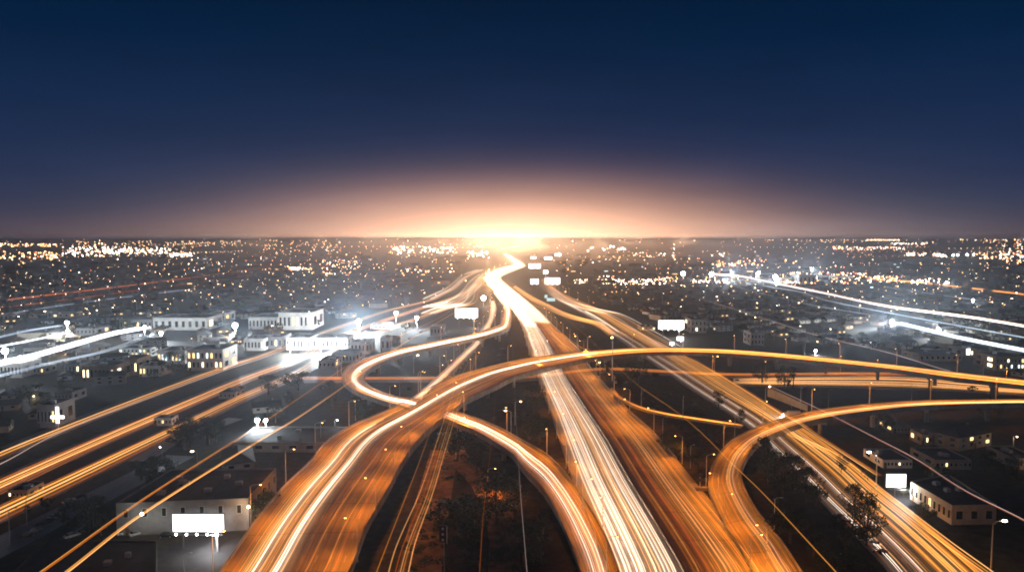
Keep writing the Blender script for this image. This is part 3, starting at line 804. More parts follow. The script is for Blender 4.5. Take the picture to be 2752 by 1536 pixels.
PROTO = {'sod': lamp_proto(11, 2.4, 'sodium', SOD, PW, .34, True), 'sodx': lamp_proto(11, 2.4, 'sodium', SOD, 0), 'pale': lamp_proto(9, 1.8, 'sodium_soft', PALE, PW * .09),
         'palex': lamp_proto(9, 1.8, 'sodium_soft', PALE, 0, .5), 'cool': lamp_proto(9, 1.6, 'mercury', COOL, PW * .12), 'off': lamp_proto(11, 1.6, 'steel', SOD, 0), 'soffar': lamp_proto(11, 2.4, 'sodium', (1, .50, .20), 260000.0, .5)}
USED = set()
def lamp(kind, p, rz, label, group=None, sz=1.0):
    if kind in USED:
        o = copy_tree(PROTO[kind])
    else:
        o = PROTO[kind]; USED.add(kind)
    o.location = p; o.rotation_euler = (0, 0, rz)
    o.scale = (sz, sz, sz)
    tag(o, label, 'street lamp', group)
    return o
def lamps_along(road, u, xs_, kind, label, group, flip=False):
    for x in xs_:
        a, b_ = road.pt(u, x), road.pt(1 - u if u != .5 else .9, x)
        rz = math.atan2(b_.y - a.y, b_.x - a.x)
        q = a + (a - b_).normalized() * .9 if u in (0., 1.) else a
        lamp(kind, (q.x, q.y, q.z - (0 if a.z > 2 else a.z)), rz, label, group)
def rng(a, b_, s_):
    out = []
    while a < b_:
        out.append(a); a += s_
    return out
lamps_along(main, 0., rng(22, 700, 46), 'sod', 'tall sodium lamp on the headlight side of the main freeway', 'lamps on the headlight side of the main freeway')
lamps_along(main, 1., rng(30, 700, 46), 'sod', 'tall sodium lamp on the tail light side of the main freeway', 'lamps on the tail light side of the main freeway')
lamps_along(main, 0., rng(760, 3400, 130), 'soffar', 'distant sodium lamp beside the far stretch of the main freeway', 'far lamps of the main freeway')
lamps_along(fly, 0., rng(20, fly.len, 34), 'sod', 'tall sodium lamp on the outer parapet of the big flyover', 'lamps on the big flyover')
lamps_along(fly, 1., rng(28, 230, 30), 'sod', 'tall sodium lamp on the inner parapet of the big flyover', 'lamps on the inner side of the big flyover')
lamps_along(loop, 0., rng(10, loop.len, 48), 'sod', 'sodium lamp standing on the horseshoe loop ramp', 'lamps on the loop ramp')
lamps_along(offr, 0., rng(12, offr.len, 32), 'sod', 'sodium lamp standing on the curved exit ramp', 'lamps on the exit ramp')
lamps_along(curl, 0., rng(8, curl.len, 34), 'sod', 'sodium lamp on the outer side of the hook ramp', 'lamps on the hook ramp')
lamps_along(feed, 0., rng(20, feed.len, 60), 'sod', 'sodium lamp on the feeder ramp', 'lamps on the feeder ramp')
lamps_along(front, 1., rng(30, 700, 62), 'sod', 'sodium lamp along the motel side of the frontage road', 'lamps on the frontage road')
lamps_along(cross1, 1., rng(30, cross1.len, 85), 'sod', 'sodium lamp beside the cross street', 'lamps on the cross street')
lamps_along(cross2, 1., rng(20, cross2.len, 70), 'sod', 'sodium lamp beside the boulevard', 'lamps on the boulevard')
lamps_along(spur, 0., rng(20, spur.len, 60), 'off', 'unlit grey lamp post beside the spur road', 'unlit posts by the spur road')

#PART2
# ------------------------------------------------------------ far terrain
def hz(y):
    if y < 4300: return 0.0
    t_ = min(1, (y - 4300) / 4700)
    return 80 * t_ * t_ * (3 - 2 * t_)
g = MB()
ys = [4300 + 4700 * i / 12 for i in range(13)] + [14000, 70000]
for i in range(len(ys) - 1):
    for x in range(-9, 9):
        g.quad((x * 3000, ys[i], hz(ys[i]) + .1), (x * 3000 + 3000, ys[i], hz(ys[i]) + .1), (x * 3000 + 3000, ys[i + 1], hz(ys[i + 1]) + .1), (x * 3000, ys[i + 1], hz(ys[i + 1]) + .1))
tag(g.build('hills', M['ground']), 'low dark rise of land along the horizon', None, None, 'structure')
g = MB()
rh = random.Random(31)
hx = [-16000 + 160 * i for i in range(201)]
ph = [rh.uniform(0, 6.28) for _ in range(6)]
def crest(x, k):
    v = sum(math.sin(x / w + ph[(q + k) % 6]) * a for q, (w, a) in enumerate(((2600, 9), (1100, 7), (520, 5), (230, 3))))
    return 84 + 7 * k + v + rh.uniform(-1.5, 1.5)
rows = []
for k, y in enumerate((9300, 10800, 12600)):
    rows.append([(x, y, 74) for x in hx]); rows.append([(x, y + 500, min(116, crest(x, k))) for x in hx])
for ra, rb in zip(rows, rows[1:]):
    for i in range(len(hx) - 1): g.quad(ra[i], ra[i + 1], rb[i + 1], rb[i])
tag(g.build('hills', M['ground']), 'uneven line of low dark hills closing the plain', None, None, 'structure')
def PT(t, x, y, z=0.0):
    """place on the ground or on the far rise under a pixel"""
    sx, sy = S(t, x, y)
    d = ray(sx, max(sy, 644.5))
    lo = 0.0
    k = (z - CAMZ) / min(d.z, -.0005)
    if d.y * k < 4300: return Vector((0, 0, CAMZ)) + d * k
    a = 4300 / d.y
    for i in range(400):
        a += 14
        if CAMZ + d.z * a < hz(d.y * a) + z: break
    return Vector((0, 0, CAMZ)) + d * a

# ------------------------------------------------------------ distant lights: far more than one could count
DL = [emis('far_lamp_amber', (1, .42, .12), 9), emis('far_lamp_warm', (1, .64, .34), 10), emis('far_lamp_white', (1, .88, .76), 11), emis('far_lamp_red', (1, .18, .05), 7), emis('far_lamp_cool', (.85, .95, 1), 16)]
g = MB()
def dot(p, px, mi):
    d = max(p.y, 200)
    g.octa((p.x, p.y, p.z), px * .00095 * d, mi)
def cluster(t, x0, x1, y0, y1, n, ws, px=(.5, .9)):
    for i in range(n):
        p = PT(t, random.uniform(x0, x1), random.uniform(y0, y1), 5)
        dot(p, random.uniform(*px), random.choices(range(5), ws)[0])
WARM, MIX, HOT = (5, 6, 2, 1, .2), (3, 4, 3, 1, 1), (1, 6, 8, 1, 1)
cluster('A1', 600, 1180, 225, 320, 90, HOT, (.5, 1.1)); cluster('A1', 1000, 1650, 235, 290, 110, HOT, (.5, 1.0)); cluster('A1', 1640, 1850, 290, 322, 40, HOT, (.5, 1.0))
cluster('A1', 0, 560, 195, 225, 70, WARM); cluster('A1', 0, 560, 270, 340, 60, WARM, (.5, 1.2)); cluster('A1', 600, 2500, 170, 225, 110, WARM, (.4, .7))
cluster('A1', 450, 560, 310, 345, 4, HOT, (1.2, 1.8)); cluster('A1', 700, 760, 290, 320, 4, HOT, (1, 1.5)); cluster('A1', 900, 1000, 190, 240, 5, HOT, (1, 1.4))
cluster('A2', 0, 800, 160, 270, 60, WARM, (.4, .7)); cluster('A2', 280, 380, 425, 450, 22, HOT, (.8, 1.4)); cluster('A2', 0, 540, 425, 445, 40, WARM, (.4, .7)); cluster('A2', 590, 950, 350, 500, 60, MIX, (.4, .8))
cluster('A2', 1250, 1900, 220, 285, 70, HOT, (.6, 1.2)); cluster('A2', 2000, 2210, 270, 330, 30, HOT, (.7, 1.3)); cluster('A2', 1350, 1920, 430, 480, 24, MIX, (.6, 1.0))
cluster('A4', 990, 1310, 132, 152, 60, (3, 8, 2, 0, 0), (.5, .9)); cluster('A4', 1230, 1590, 186, 202, 45, HOT, (.4, .7)); cluster('A4', 670, 780, 225, 248, 18, (3, 2, 1, 5, 0), (.7, 1.1))
cluster('A4', 800, 1370, 225, 258, 60, HOT, (.4, .8)); cluster('A4', 1360, 1570, 285, 310, 34, HOT, (.5, .8)); cluster('A4', 1630, 1775, 295, 325, 34, HOT, (.5, 1)); cluster('A4', 2050, 2516, 280, 340, 50, MIX, (.6, 1.1))
cluster('A4', 2300, 2516, 180, 380, 40, MIX, (.5, 1)); cluster('A4', 0, 1000, 130, 180, 40, WARM, (.4, .7)); cluster('A4', 2040, 2516, 120, 190, 30, WARM, (.4, .8))
cluster('A3', 510, 640, 540, 575, 30, HOT, (.4, .7)); cluster('A3', 780, 1400, 535, 590, 130, HOT, (.4, .8)); cluster('A3', 740, 900, 490, 540, 22, MIX, (.5, .8)); cluster('A3', 1320, 1500, 515, 560, 30, WARM, (.4, .7)); cluster('A3', 1640, 2000, 540, 575, 40, HOT, (.5, .9))
cluster('A3', 1850, 2360, 360, 415, 50, WARM, (.5, 1)); cluster('A3', 1060, 1400, 280, 325, 34, HOT, (.4, .7)); cluster('A3', 550, 1000, 220, 265, 14, HOT, (.8, 1.4))
cluster('A4', 170, 990, 470, 580, 90, (4, 6, 5, 1, 0), (.6, 1.3)); cluster('A4', 980, 1360, 505, 570, 60, WARM, (.5, 1)); cluster('A4', 1430, 1800, 515, 590, 34, HOT, (.6, 1))
# chains of lamps along the far straight avenues
for k in range(34):
    x = random.uniform(-4200, 4200); y = random.uniform(1500, 6500)
    dx, dy = random.choice(((1, .04), (.25, 1), (1, -.12), (1, .2)))
    n = random.randint(6, 22); sp = random.uniform(26, 60); mi = random.choices(range(5), WARM)[0]
    for i in range(n):
        q = Vector((x + dx * sp * i, y + dy * sp * i, 0)); q.z = hz(q.y) + 7
        if abs(q.x) < .72 * q.y + 50: dot(q, random.uniform(.3, .6), mi)
for i in range(1000):
    y = math.exp(random.uniform(math.log(900), math.log(8500)))
    x = random.uniform(-.75, .75) * y
    if abs(x) < 60 + .02 * y: continue
    p = Vector((x, y, hz(y) + random.uniform(3, 9)))
    dot(p, random.choice((.3, .35, .4, .5, .6, .9)), random.choices(range(5), WARM)[0])
tag(g.build('distant_city_lights', DL), 'thousands of tiny warm lights scattered over the far plain', None, None, 'stuff')

# ------------------------------------------------------------ trees
def tree_proto(h, wd, leaf, name='tree', seed=1, clumps=26, per=85, ls=.5):
    rd = random.Random(seed)
    root = empty(name, (0, 0, 0))
    g = MB()
    th = h * .42
    g.tube([(0, 0, -.3), (rd.uniform(-.2, .2), 0, th * .6), (rd.uniform(-.3, .3), rd.uniform(-.3, .3), th), (0, 0, h * .75)], [.04 * h, .03 * h, .024 * h, .008 * h], 7)
    cl = []
    for i in range(clumps):
        a, r_ = rd.uniform(0, 6.28), math.sqrt(rd.random()) * wd * .5
        zz = rd.uniform(.30, .98) * h
        f = math.sin(max(.15, min(1, (zz / h - .22) / .8)) * math.pi) ** .6
        cl.append((math.cos(a) * r_ * f, math.sin(a) * r_ * f, zz, rd.uniform(.09, .19) * wd))
    for c in cl[:8]:
        g.tube([(0, 0, th * rd.uniform(.6, 1)), (c[0] * .6, c[1] * .6, (th + c[2]) / 2), c[:3]], [.014 * h, .009 * h, .003 * h], 5)
    g.build('trunk', M['bark'], root)
    g = MB()
    for cx, cy_, cz, cr in cl:
        for k in range(per):
            v = Vector((rd.gauss(0, 1), rd.gauss(0, 1), rd.gauss(0, .75))).normalized() * cr * rd.uniform(.55, 1.15)
            p = Vector((cx, cy_, cz)) + v
            u = Vector((rd.gauss(0, 1), rd.gauss(0, 1), rd.gauss(0, 1))).normalized()
            w = u.cross(Vector((rd.gauss(0, 1), rd.gauss(0, 1), rd.gauss(0, 1)))).normalized()
            s_ = ls * rd.uniform(.5, 1.2)
            g.quad(p - u * s_ * .5, p + w * s_ * .32, p + u * s_ * .5, p - w * s_ * .32)
    g.build('crown', M[leaf], root)
    reg(root)
    return root
TP = [tree_proto(9, 8, 'leaf', seed=3), tree_proto(11, 10, 'leaf_dark', seed=5, clumps=32), tree_proto(7, 7.5, 'leaf', seed=8, clumps=20), tree_proto(13, 8, 'leaf_dark', seed=12, clumps=30)]
TH = [9, 11, 7, 13]
def palm_proto():
    rd = random.Random(4)
    root = empty('palm_tree', (0, 0, 0))
    g = MB(); g.tube([(0, 0, -.2), (.2, 0, 6), (.1, .1, 12)], [.32, .22, .2], 7); g.build('trunk', M['bark'], root)
    g = MB()
    for k in range(26):
        a = rd.uniform(0, 6.28); e = rd.uniform(-.5, 1.1); L_ = rd.uniform(2.4, 3.4)
        prev = Vector((.1, .1, 12)); w = .34
        for q in range(5):
            e2 = e - q * .36
            nx = prev + Vector((math.cos(a) * math.cos(e2), math.sin(a) * math.cos(e2), math.sin(e2))) * (L_ / 5)
            sd = Vector((-math.sin(a), math.cos(a), 0)) * w
            g.quad(prev - sd, prev + sd, nx + sd * .8, nx - sd * .8); w *= .8
            prev = nx
    g.build('crown', M['leaf_dark'], root)
    reg(root)
    return root
TP.append(palm_proto()); TH.append(14)
TUSED = set()
def tree(k, p, h, label, group=None, wide=1.0):
    if k in TUSED: o = copy_tree(TP[k])
    else: o = TP[k]; TUSED.add(k)
    s_ = h / TH[k]
    o.location = (p.x, p.y, 0); o.scale = (s_ * wide, s_ * wide, s_); o.rotation_euler = (0, 0, random.uniform(0, 6.28))
    return tag(o, label, 'palm' if k == 4 else 'tree', group)
def tree_px(t, x, ytop, ybase, k, label, wide=1.0, group=None):
    p = P(t, x, ybase)
    tree(k, p, max(2, zat(t, x, ytop, p)), label, group, wide)
tree_px('T5', 1500, 600, 800, 1, 'round dark tree standing in front of the white lit apartment house', 1.1)
for a in ((20, 470, 800, 3, 'tall dark tree just inside the bend of the hook ramp', 1.0), (130, 600, 880, 0, 'leafy tree in the dark row under the hook ramp', 1.0), (215, 600, 850, 1, 'tree with lamplight glinting through it beside the frontage road', .9),
          (300, 690, 930, 1, 'broad tree at the edge of the frontage road kerb', .95), (375, 820, 960, 2, 'low bushy tree at the corner of the grey frontage lane', 1.0), (660, 820, 1080, 1, 'tall tree standing alone against the frontage road streaks', .8),
          (745, 900, 1250, 0, 'street tree with a bare trunk beside the frontage lane', .7), (590, 1090, 1300, 2, 'shaggy dark shrub tree below the lone roadside tree', 1.2), (360, 1110, 1330, 3, 'dark tree deep in the shadow near the lower edge', 1.3), (480, 1240, 1480, 1, 'dark tree crowding the lower edge beside the parked cars', 1.1),
          (190, 1000, 1230, 2, 'bushy tree low in the dark strip between ramp and road', 1.3), (90, 860, 1090, 3, 'slim dark tree hugging the hook ramp wall', .9), (660, 1330, 1540, 2, 'dark shrub tree cut by the lower edge', 1.1),
          (880, 310, 430, 1, 'dark tree below the level stretch of the hook ramp', 1.0), (560, 600, 740, 2, 'small lit tree between the two roads near the hook ramp', .7), (750, 690, 790, 2, 'small round tree beside the motel lamp post', .8),
          (1010, 810, 890, 2, 'small green tree beside the white lit sign', 1.0), (1150, 950, 1070, 2, 'hedge tree in the motel garden', 1.3), (1600, 200, 330, 1, 'big round tree rising before the hook ramp', 1.5), (1700, 240, 350, 3, 'wide dark tree next to the big round one', 1.4)):
    tree_px('B4', a[0], a[1], a[2], a[3], a[4], a[5])
for a in (('T2', 1010, 555, 745, 1, 'dark tree under the flyover beside the parked trucks', 1.2), ('T2', 950, 620, 740, 2, 'low tree left of the dark one under the flyover', 1.3), ('T2', 740, 560, 700, 3, 'narrow tree beside the freeway under the flyover', .9), ('T2', 1710, 805, 960, 1, 'spiky dark tree on the verge of the frontage road', .9),
          ('T2', 1910, 965, 1080, 0, 'small tree at the tip of the spur road', .7), ('T2', 1160, 650, 700, 2, 'low tree beside the flyover pier', 1.4), ('T3', 310, 570, 745, 1, 'umbrella shaped tree in front of the amber street', 1.3), ('T3', 500, 600, 780, 0, 'slim tree silhouetted against the pink streaks', 1),
          ('T3', 580, 560, 790, 4, 'palm silhouetted against the pink streaks', 1), ('T3', 2130, 760, 830, 2, 'tiny tree on the boulevard verge', 1), ('T3', 1060, 915, 960, 2, 'low shrub tree behind the hook ramp', 1.5), ('T3', 1380, 1030, 1140, 1, 'dark tree beneath the far end of the hook ramp', 1.2),
          ('B2', 1420, 420, 640, 2, 'bushy tree on the embankment under the exit ramp', 1.3), ('B2', 1560, 520, 720, 1, 'dark tree in the hollow of the exit ramp', 1.2), ('B2', 60, 20, 160, 1, 'dark tree mass beside the middle parallel street', 1.4), ('B2', 780, 230, 360, 2, 'shrub tree below the loop ramp', 1.5), ('B2', 520, 60, 260, 3, 'dark tree under the bend of the loop ramp', 1.3),
          ('B3', 90, 90, 300, 1, 'dark tree on the shady side of the main freeway', 1.1), ('B3', 60, 250, 480, 3, 'tall dark tree between the exit ramp and the freeway', 1), ('B3', 130, 330, 520, 2, 'shrub tree tight against the freeway wall', 1.2), ('B3', 1150, 500, 620, 2, 'green shrub tree beside the tail light carriageway', 1.5),
          ('B3', 1050, 440, 560, 0, 'shrub tree at the head of the dark triangle', 1.2), ('B3', 1290, 560, 700, 2, 'shrub tree near the tip of the gore', 1.1), ('B3', 20, 1100, 1400, 1, 'dark tree below the exit ramp at the lower edge', 1.2), ('B3', 150, 1000, 1250, 3, 'tree hidden in the shade of the exit ramp', 1),
          ('B2', 1700, 760, 1100, 0, 'dark tree between the hanging strands', 1.3), ('B2', 1480, 900, 1200, 2, 'rounded tree in the amber hollow', 1.5), ('B1', 1130, 620, 800, 1, 'dark domed tree beside the lit lane', 1.5), ('B1', 1020, 640, 780, 2, 'low domed tree on the lane corner', 1.6),
          ('B1', 1500, 330, 520, 3, 'big dark tree behind the flat roofed building', 1.8), ('B1', 1330, 390, 560, 1, 'broad dark tree beside the pale lane', 1.7), ('B1', 640, 900, 1150, 2, 'green lit tree beside the parked cars', 1.3), ('B1', 730, 1020, 1170, 0, 'small green lit tree at the corner of the pale building', 1),
          ('B1', 320, 900, 1000, 2, 'yellow lit shrub tree beside the lane', 1), ('B1', 200, 960, 1030, 0, 'yellow lit small tree at the lane corner', .8), ('B2', 290, 460, 570, 4, 'lit palm at the end of the cream building', .9), ('B2', 60, 860, 1100, 2, 'green lit tree behind the big flat building', 1)):
    tree_px(*a)

# ------------------------------------------------------------ buildings
def windows_on(root, a, b_, z0, z1, nx, nz, mats, out, rd, wfrac=.5, frame=True):
    """windows on the wall from a to b_, facing the side OUT"""
    d = (b_ - a); L_ = d.length; d = d / L_
    rz = math.atan2(d.y, d.x)
    for j in range(nz):
        for i in range(nx):
            f = (i + .5) / nx
            w = L_ / nx * wfrac
            h = (z1 - z0) / nz * .55
            c = a + d * (L_ * f)
            zc = z0 + (z1 - z0) * (j + .5) / nz
            g = MB()
            g.box((c.x + out.x * .04, c.y + out.y * .04, zc), (w + .24, .12, h + .24), rz)
            fo = g.build('window', M['trim'], root)
            g = MB()
            g.box((c.x + out.x * .09, c.y + out.y * .09, zc), (w, .1, h), rz)
            g.build('pane', M[rd.choices(list(mats.keys()), list(mats.values()))[0]], fo)
DARKW = {'pane_dark': 9, 'pane_warm': 1, 'pane_yellow': .4}
LITW = {'pane_dark': 5, 'pane_warm': 1.5, 'pane_yellow': 1, 'pane_cool': .6}
def flat_block(name, corners, h, wall, roof, label, cat, nx=(6, 3), nz=1, mats=DARKW, seed=1, z0=.8, group=None, door=True, units=2, parapet=.5, wf=.42):
    """flat roofed building on four ground corners (anticlockwise, the first edge is the front)"""
    rd = random.Random(seed)
    c0 = sum(corners, Vector((0, 0, 0))) / 4
    root = empty(name, (c0.x, c0.y, 0))
    K = [Vector((c.x - c0.x, c.y - c0.y, 0)) for c in corners]
    g = MB()
    for i in range(4):
        a, b_ = K[i], K[(i + 1) % 4]
        u = Vector((0, 0, h + parapet))
        g.quad(a, b_, b_ + u, a + u)
        ia, ib = a * (1 - .35 / max(a.length, 1)), b_ * (1 - .35 / max(b_.length, 1))
        g.quad(a + u, b_ + u, ib + u, ia + u)
        g.quad(ib + u, ib + Vector((0, 0, h - .2)), ia + Vector((0, 0, h - .2)), ia + u)
    g.build('wall', M[wall], root)
    g = MB()
    g.quad(*[k * (1 - .3 / max(k.length, 1)) + Vector((0, 0, h)) for k in K])
    rf = g.build('roof', M[roof], root)
    for q in range(units):
        f1, f2 = rd.uniform(.2, .8), rd.uniform(.25, .75)
        p = K[0].lerp(K[1], f1).lerp(K[3].lerp(K[2], f1), f2)
        g = MB(); g.box((p.x, p.y, h + .6), (rd.uniform(1.4, 2.4), rd.uniform(1.2, 2), 1.1), rd.uniform(0, .3)); g.tube([(p.x, p.y, h + 1.1), (p.x, p.y, h + 1.35)], .45, 10)
        g.build('roof_unit', M['steel'], rf)
    for e, n in ((0, nx[0]), (1, nx[1]), (3, nx[1])):
        if n <= 0: continue
        a, b_ = K[e], K[(e + 1) % 4]
        d = (b_ - a).normalized(); out = Vector((d.y, -d.x, 0))
        windows_on(root, a, b_, z0, h * .95, n, nz, mats, out, rd, wf)
    if door:
        a, b_ = K[0], K[1]; d = (b_ - a).normalized(); out = Vector((d.y, -d.x, 0))
        p = a.lerp(b_, .08)
        g = MB(); g.box((p.x + out.x * .05, p.y + out.y * .05, 1.1), (1.1, .1, 2.2), math.atan2(d.y, d.x)); g.build('door', M['door'], root)
    return tag(root, label, cat, group)
def block_px(t, x0, x1, ytop, ybase, depth, wall, roof, label, cat='building', rot=0.0, **kw):
    a, b_ = P(t, x0, ybase), P(t, x1, ybase)
    h = max(2.8, zat(t, (x0 + x1) / 2, ytop, (a + b_) / 2))
    d = (b_ - a)
    mid = (a + b_) / 2
    d = Matrix.Rotation(rot, 3, 'Z') @ d
    a, b_ = mid - d / 2, mid + d / 2
    nn = Vector((-d.y, d.x, 0)).normalized() * depth
    return flat_block('building' if cat == 'building' else cat, [a, b_, b_ + nn, a + nn], h, wall, roof, label, cat, **kw)
BLOCKS = []
def blk(*a, **k):
    r_ = block_px(*a, **k)
    BLOCKS.append(r_)
    return r_
big = flat_block('commercial_building', [P('B1', 835, 945, 10), P('B1', 1790, 908, 10), P('B2', 112, 690, 10), P('B1', 1230, 700, 10)], 9.6, 'stucco_grey', 'roof_dark', 'large pale flat roofed building behind the blazing white billboard', 'building', nx=(7, 5), nz=1, z0=4.6,
                 mats={'pane_dark': 1}, seed=3, units=7, wf=.22)
for tl, x, y, pw, c_ in (('B1', 1035, 1010, 1100, 'mercury'), ('B1', 1800, 960, 2600, 'sodium_soft')):
    q = P(tl, x, y, 8.6) - Vector((big.location.x, big.location.y, 0)) + Vector((0, -1.0, 0))
    g = MB(); g.ball(q, .42, 0, 10, 6); g.build('wall_lamp', M[c_], big)
    light('wall_light', 'POINT', (1, .93, .72) if c_ == 'mercury' else PALE, pw, q + Vector((0, -.9, -.3)), .3, big)
BLOCKS.append(big)
blk('B1', 1683, 2540, 512, 575, 26, 'stucco', 'roof_dark', 'long cream single storey building past the two high orange streaks', nx=(7, 3), z0=.8, mats=LITW, seed=4)
WL = 'floodlit '
for k, a in enumerate((('T5', 1035, 1315, 318, 405, 30, 'stucco_grey', 'roof_pale', 'grey floodlit warehouse behind the dazzling white streak'), ('T5', 1325, 1790, 305, 408, 40, 'stucco_white', 'roof_pale', 'long white floodlit warehouse with a dark doorway'),
          ('T5', 1800, 1945, 266, 340, 30, 'stucco_white', 'roof_grey', 'pale warehouse peeping out behind the long white one'), ('T5', 2150, 2400, 300, 400, 40, 'stucco_white', 'roof_pale', 'white warehouse with a broad dark opening'),
          ('T5', 2410, 2700, 260, 405, 45, 'stucco_white', 'roof_pale', 'wide white warehouse glowing under the tallest floodlight'), ('T5', 1030, 1300, 568, 640, 18, 'stucco_white', 'roof_dark', 'low white apartment row with tall dark windows'),
          ('T5', 1365, 1600, 590, 700, 22, 'stucco_white', 'roof_dark', 'white apartment wing behind the round tree'), ('T5', 1620, 1930, 580, 755, 26, 'stucco_white', 'roof_dark', 'brightly lit white apartment house beside the round tree'),
          ('T5', 2110, 2285, 488, 585, 26, 'stucco_white', 'roof_dark', 'plain white box building below the floodlit yard'), ('T5', 2300, 2440, 470, 570, 26, 'stucco_grey', 'roof_dark', 'grey box building next to the plain white one'),
          ('T5', 710, 990, 720, 850, 22, 'stucco_tan', 'roof_dark', 'long tan house with a dark flat roof'), ('T5', 1010, 1190, 660, 800, 18, 'stucco_tan', 'roof_brown', 'orange lit house at the end of the long tan one'),
          ('T5', 1205, 1380, 720, 810, 16, 'stucco_white', 'roof_brown', 'small white lit house left of the round tree'), ('T5', 225, 380, 730, 790, 14, 'stucco', 'roof_pale', 'small cream house under the left end of the blue streaks'),
          ('T5', -60, 190, 700, 820, 20, 'stucco_white', 'roof_pale', 'glaring white building cut by the photo edge'), ('T5', 0, 110, 275, 330, 22, 'stucco_grey', 'roof_pale', 'grey building at the edge below the grey streak'), ('T5', 210, 600, 268, 300, 22, 'stucco_tan', 'roof_brown', 'low shop row with a line of warm lights'),
          ('T5', 660, 830, 395, 450, 24, 'stucco_grey', 'roof_pale', 'low building with a pale roof edge right of the mast lamps'), ('T5', 560, 690, 700, 790, 14, 'stucco_grey', 'roof_dark', 'narrow grey house left of the long tan one'),
          ('A2', 250, 480, 1108, 1225, 26, 'stucco_white', 'roof_pale', 'white shop below the pair of floodlights'), ('A2', 500, 840, 1110, 1215, 26, 'stucco_white', 'roof_pale', 'wide white shop between the middle streets'), ('A2', 870, 1050, 1150, 1260, 24, 'stucco_white', 'roof_pale', 'pale store with a striped front between two streets'),
          ('A2', 1160, 1250, 1108, 1235, 14, 'stucco_white', 'roof_pale', 'white cube of a building near the loop ramp'), ('A2', 690, 920, 1262, 1350, 24, 'stucco', 'roof_pale', 'cream market hall beside the loop ramp'), ('A2', 1060, 1250, 985, 1020, 24, 'stucco_white', 'roof_pale', 'long white shed along the middle street'),
          ('A2', 1640, 1770, 1000, 1085, 18, 'stucco_grey', 'roof_pale', 'pale green lit building beneath the billboard on stilts'), ('A2', 560, 720, 1330, 1400, 22, 'stucco_tan', 'roof_brown', 'tan building at the amber corner by the loop'),
          ('A4', 172, 282, 530, 582, 30, 'stucco_white', 'roof_pale', 'white lit box near the far floodlit yard'), ('A4', 340, 500, 500, 592, 40, 'stucco_grey', 'roof_pale', 'tall grey hall near the far floodlit yard'), ('A4', 690, 860, 512, 560, 30, 'stucco_white', 'roof_pale', 'bright building with rows of lit windows'),
          ('A4', 1930, 2060, 1215, 1290, 22, 'stucco_tan', 'roof_dark', 'building with a glowing white panel beside the blue band'), ('A4', 2240, 2516, 1290, 1420, 24, 'stucco_tan', 'roof_dark', 'orange lit building at the edge above the flyover'), ('A4', 1500, 1920, 1270, 1330, 24, 'stucco_tan', 'roof_dark', 'long dark building above the flyover end'),
          ('A3', 1640, 1790, 930, 1060, 24, 'stucco_grey', 'roof_dark', 'dim tall building right of the wide lit billboard'), ('A3', 1160, 1300, 1000, 1035, 20, 'stucco_tan', 'roof_brown', 'low brownish shop left of the wide lit billboard'), ('A3', 2220, 2350, 1060, 1180, 20, 'stucco_grey', 'roof_dark', 'greenish lit building among dark trees'),
          ('B4', 1142, 1215, 455, 526, 10, 'stucco', 'roof_grey', 'small lit open garage in the dark district'), ('B4', 860, 1072, 640, 690, 16, 'stucco_white', 'roof_dark', 'low white roofed house behind the lit sign'), ('B4', 1236, 1500, 640, 700, 18, 'stucco', 'roof_dark', 'cream house with its end wall lit, behind the motel'),
          ('B4', 935, 1060, 395, 440, 14, 'stucco_grey', 'roof_pale', 'bluish lit shed in the dark district'), ('B4', 1820, 2000, 630, 700, 18, 'stucco', 'roof_dark', 'dim cream house near the photo edge'), ('B1', 1110, 1240, 335, 385, 7, 'stucco_white', 'roof_pale', 'white carport building by the third parallel street'),
          ('B1', 60, 200, 860, 915, 9, 'stucco', 'roof_grey', 'cream lit house beside the nearest parallel street'), ('B1', 270, 400, 240, 400, 16, 'stucco_grey', 'roof_dark', 'dim church hall carrying the white cross'), ('B1', 1580, 1700, 150, 190, 14, 'stucco_grey', 'roof_pale', 'pale green lit shed between two streets'),
          ('B1', 395, 520, 150, 210, 14, 'stucco_grey', 'roof_dark', 'dim house with two lit windows above the first parallel street'))):
    lit = k in (5, 6, 7, 29, 31)
    w = max(1, int(abs(S(a[0], a[2], 0)[0] - S(a[0], a[1], 0)[0]) / 9))
    blk(*a[:8], a[8], nx=(min(8, w), 2), nz=2 if k in (5, 7, 33, 35, 31) else 1, mats=LITW if lit else DARKW, seed=20 + k, units=2)
# motel: long white wing with a black pitched looking roof, beside the lit sign
mt = flat_block('motel', [P('B4', 1060, 790, 6), P('B4', 1360, 965, 6), P('B4', 1680, 960, 6), P('B4', 1330, 735, 6)], 5.8, 'stucco', 'roof_dark', 'long pale walled motel wing with a black roof beside the lit sign', 'motel', nx=(9, 3), nz=1, seed=9, mats={'pane_dark': 6, 'pane_warm': .8}, units=3)
BLOCKS.append(mt)

BLOCKS.append(flat_block('building', [P('B1', -200, 1700, 6), P('B1', 1120, 1640, 6), P('B1', 1130, 1215, 6), P('B1', 345, 1205, 6)], 5.6, 'roof_grey', 'roof_dark', 'huge black roofed building filling the lower left corner', 'building', nx=(0, 0), door=False, units=3, seed=2))
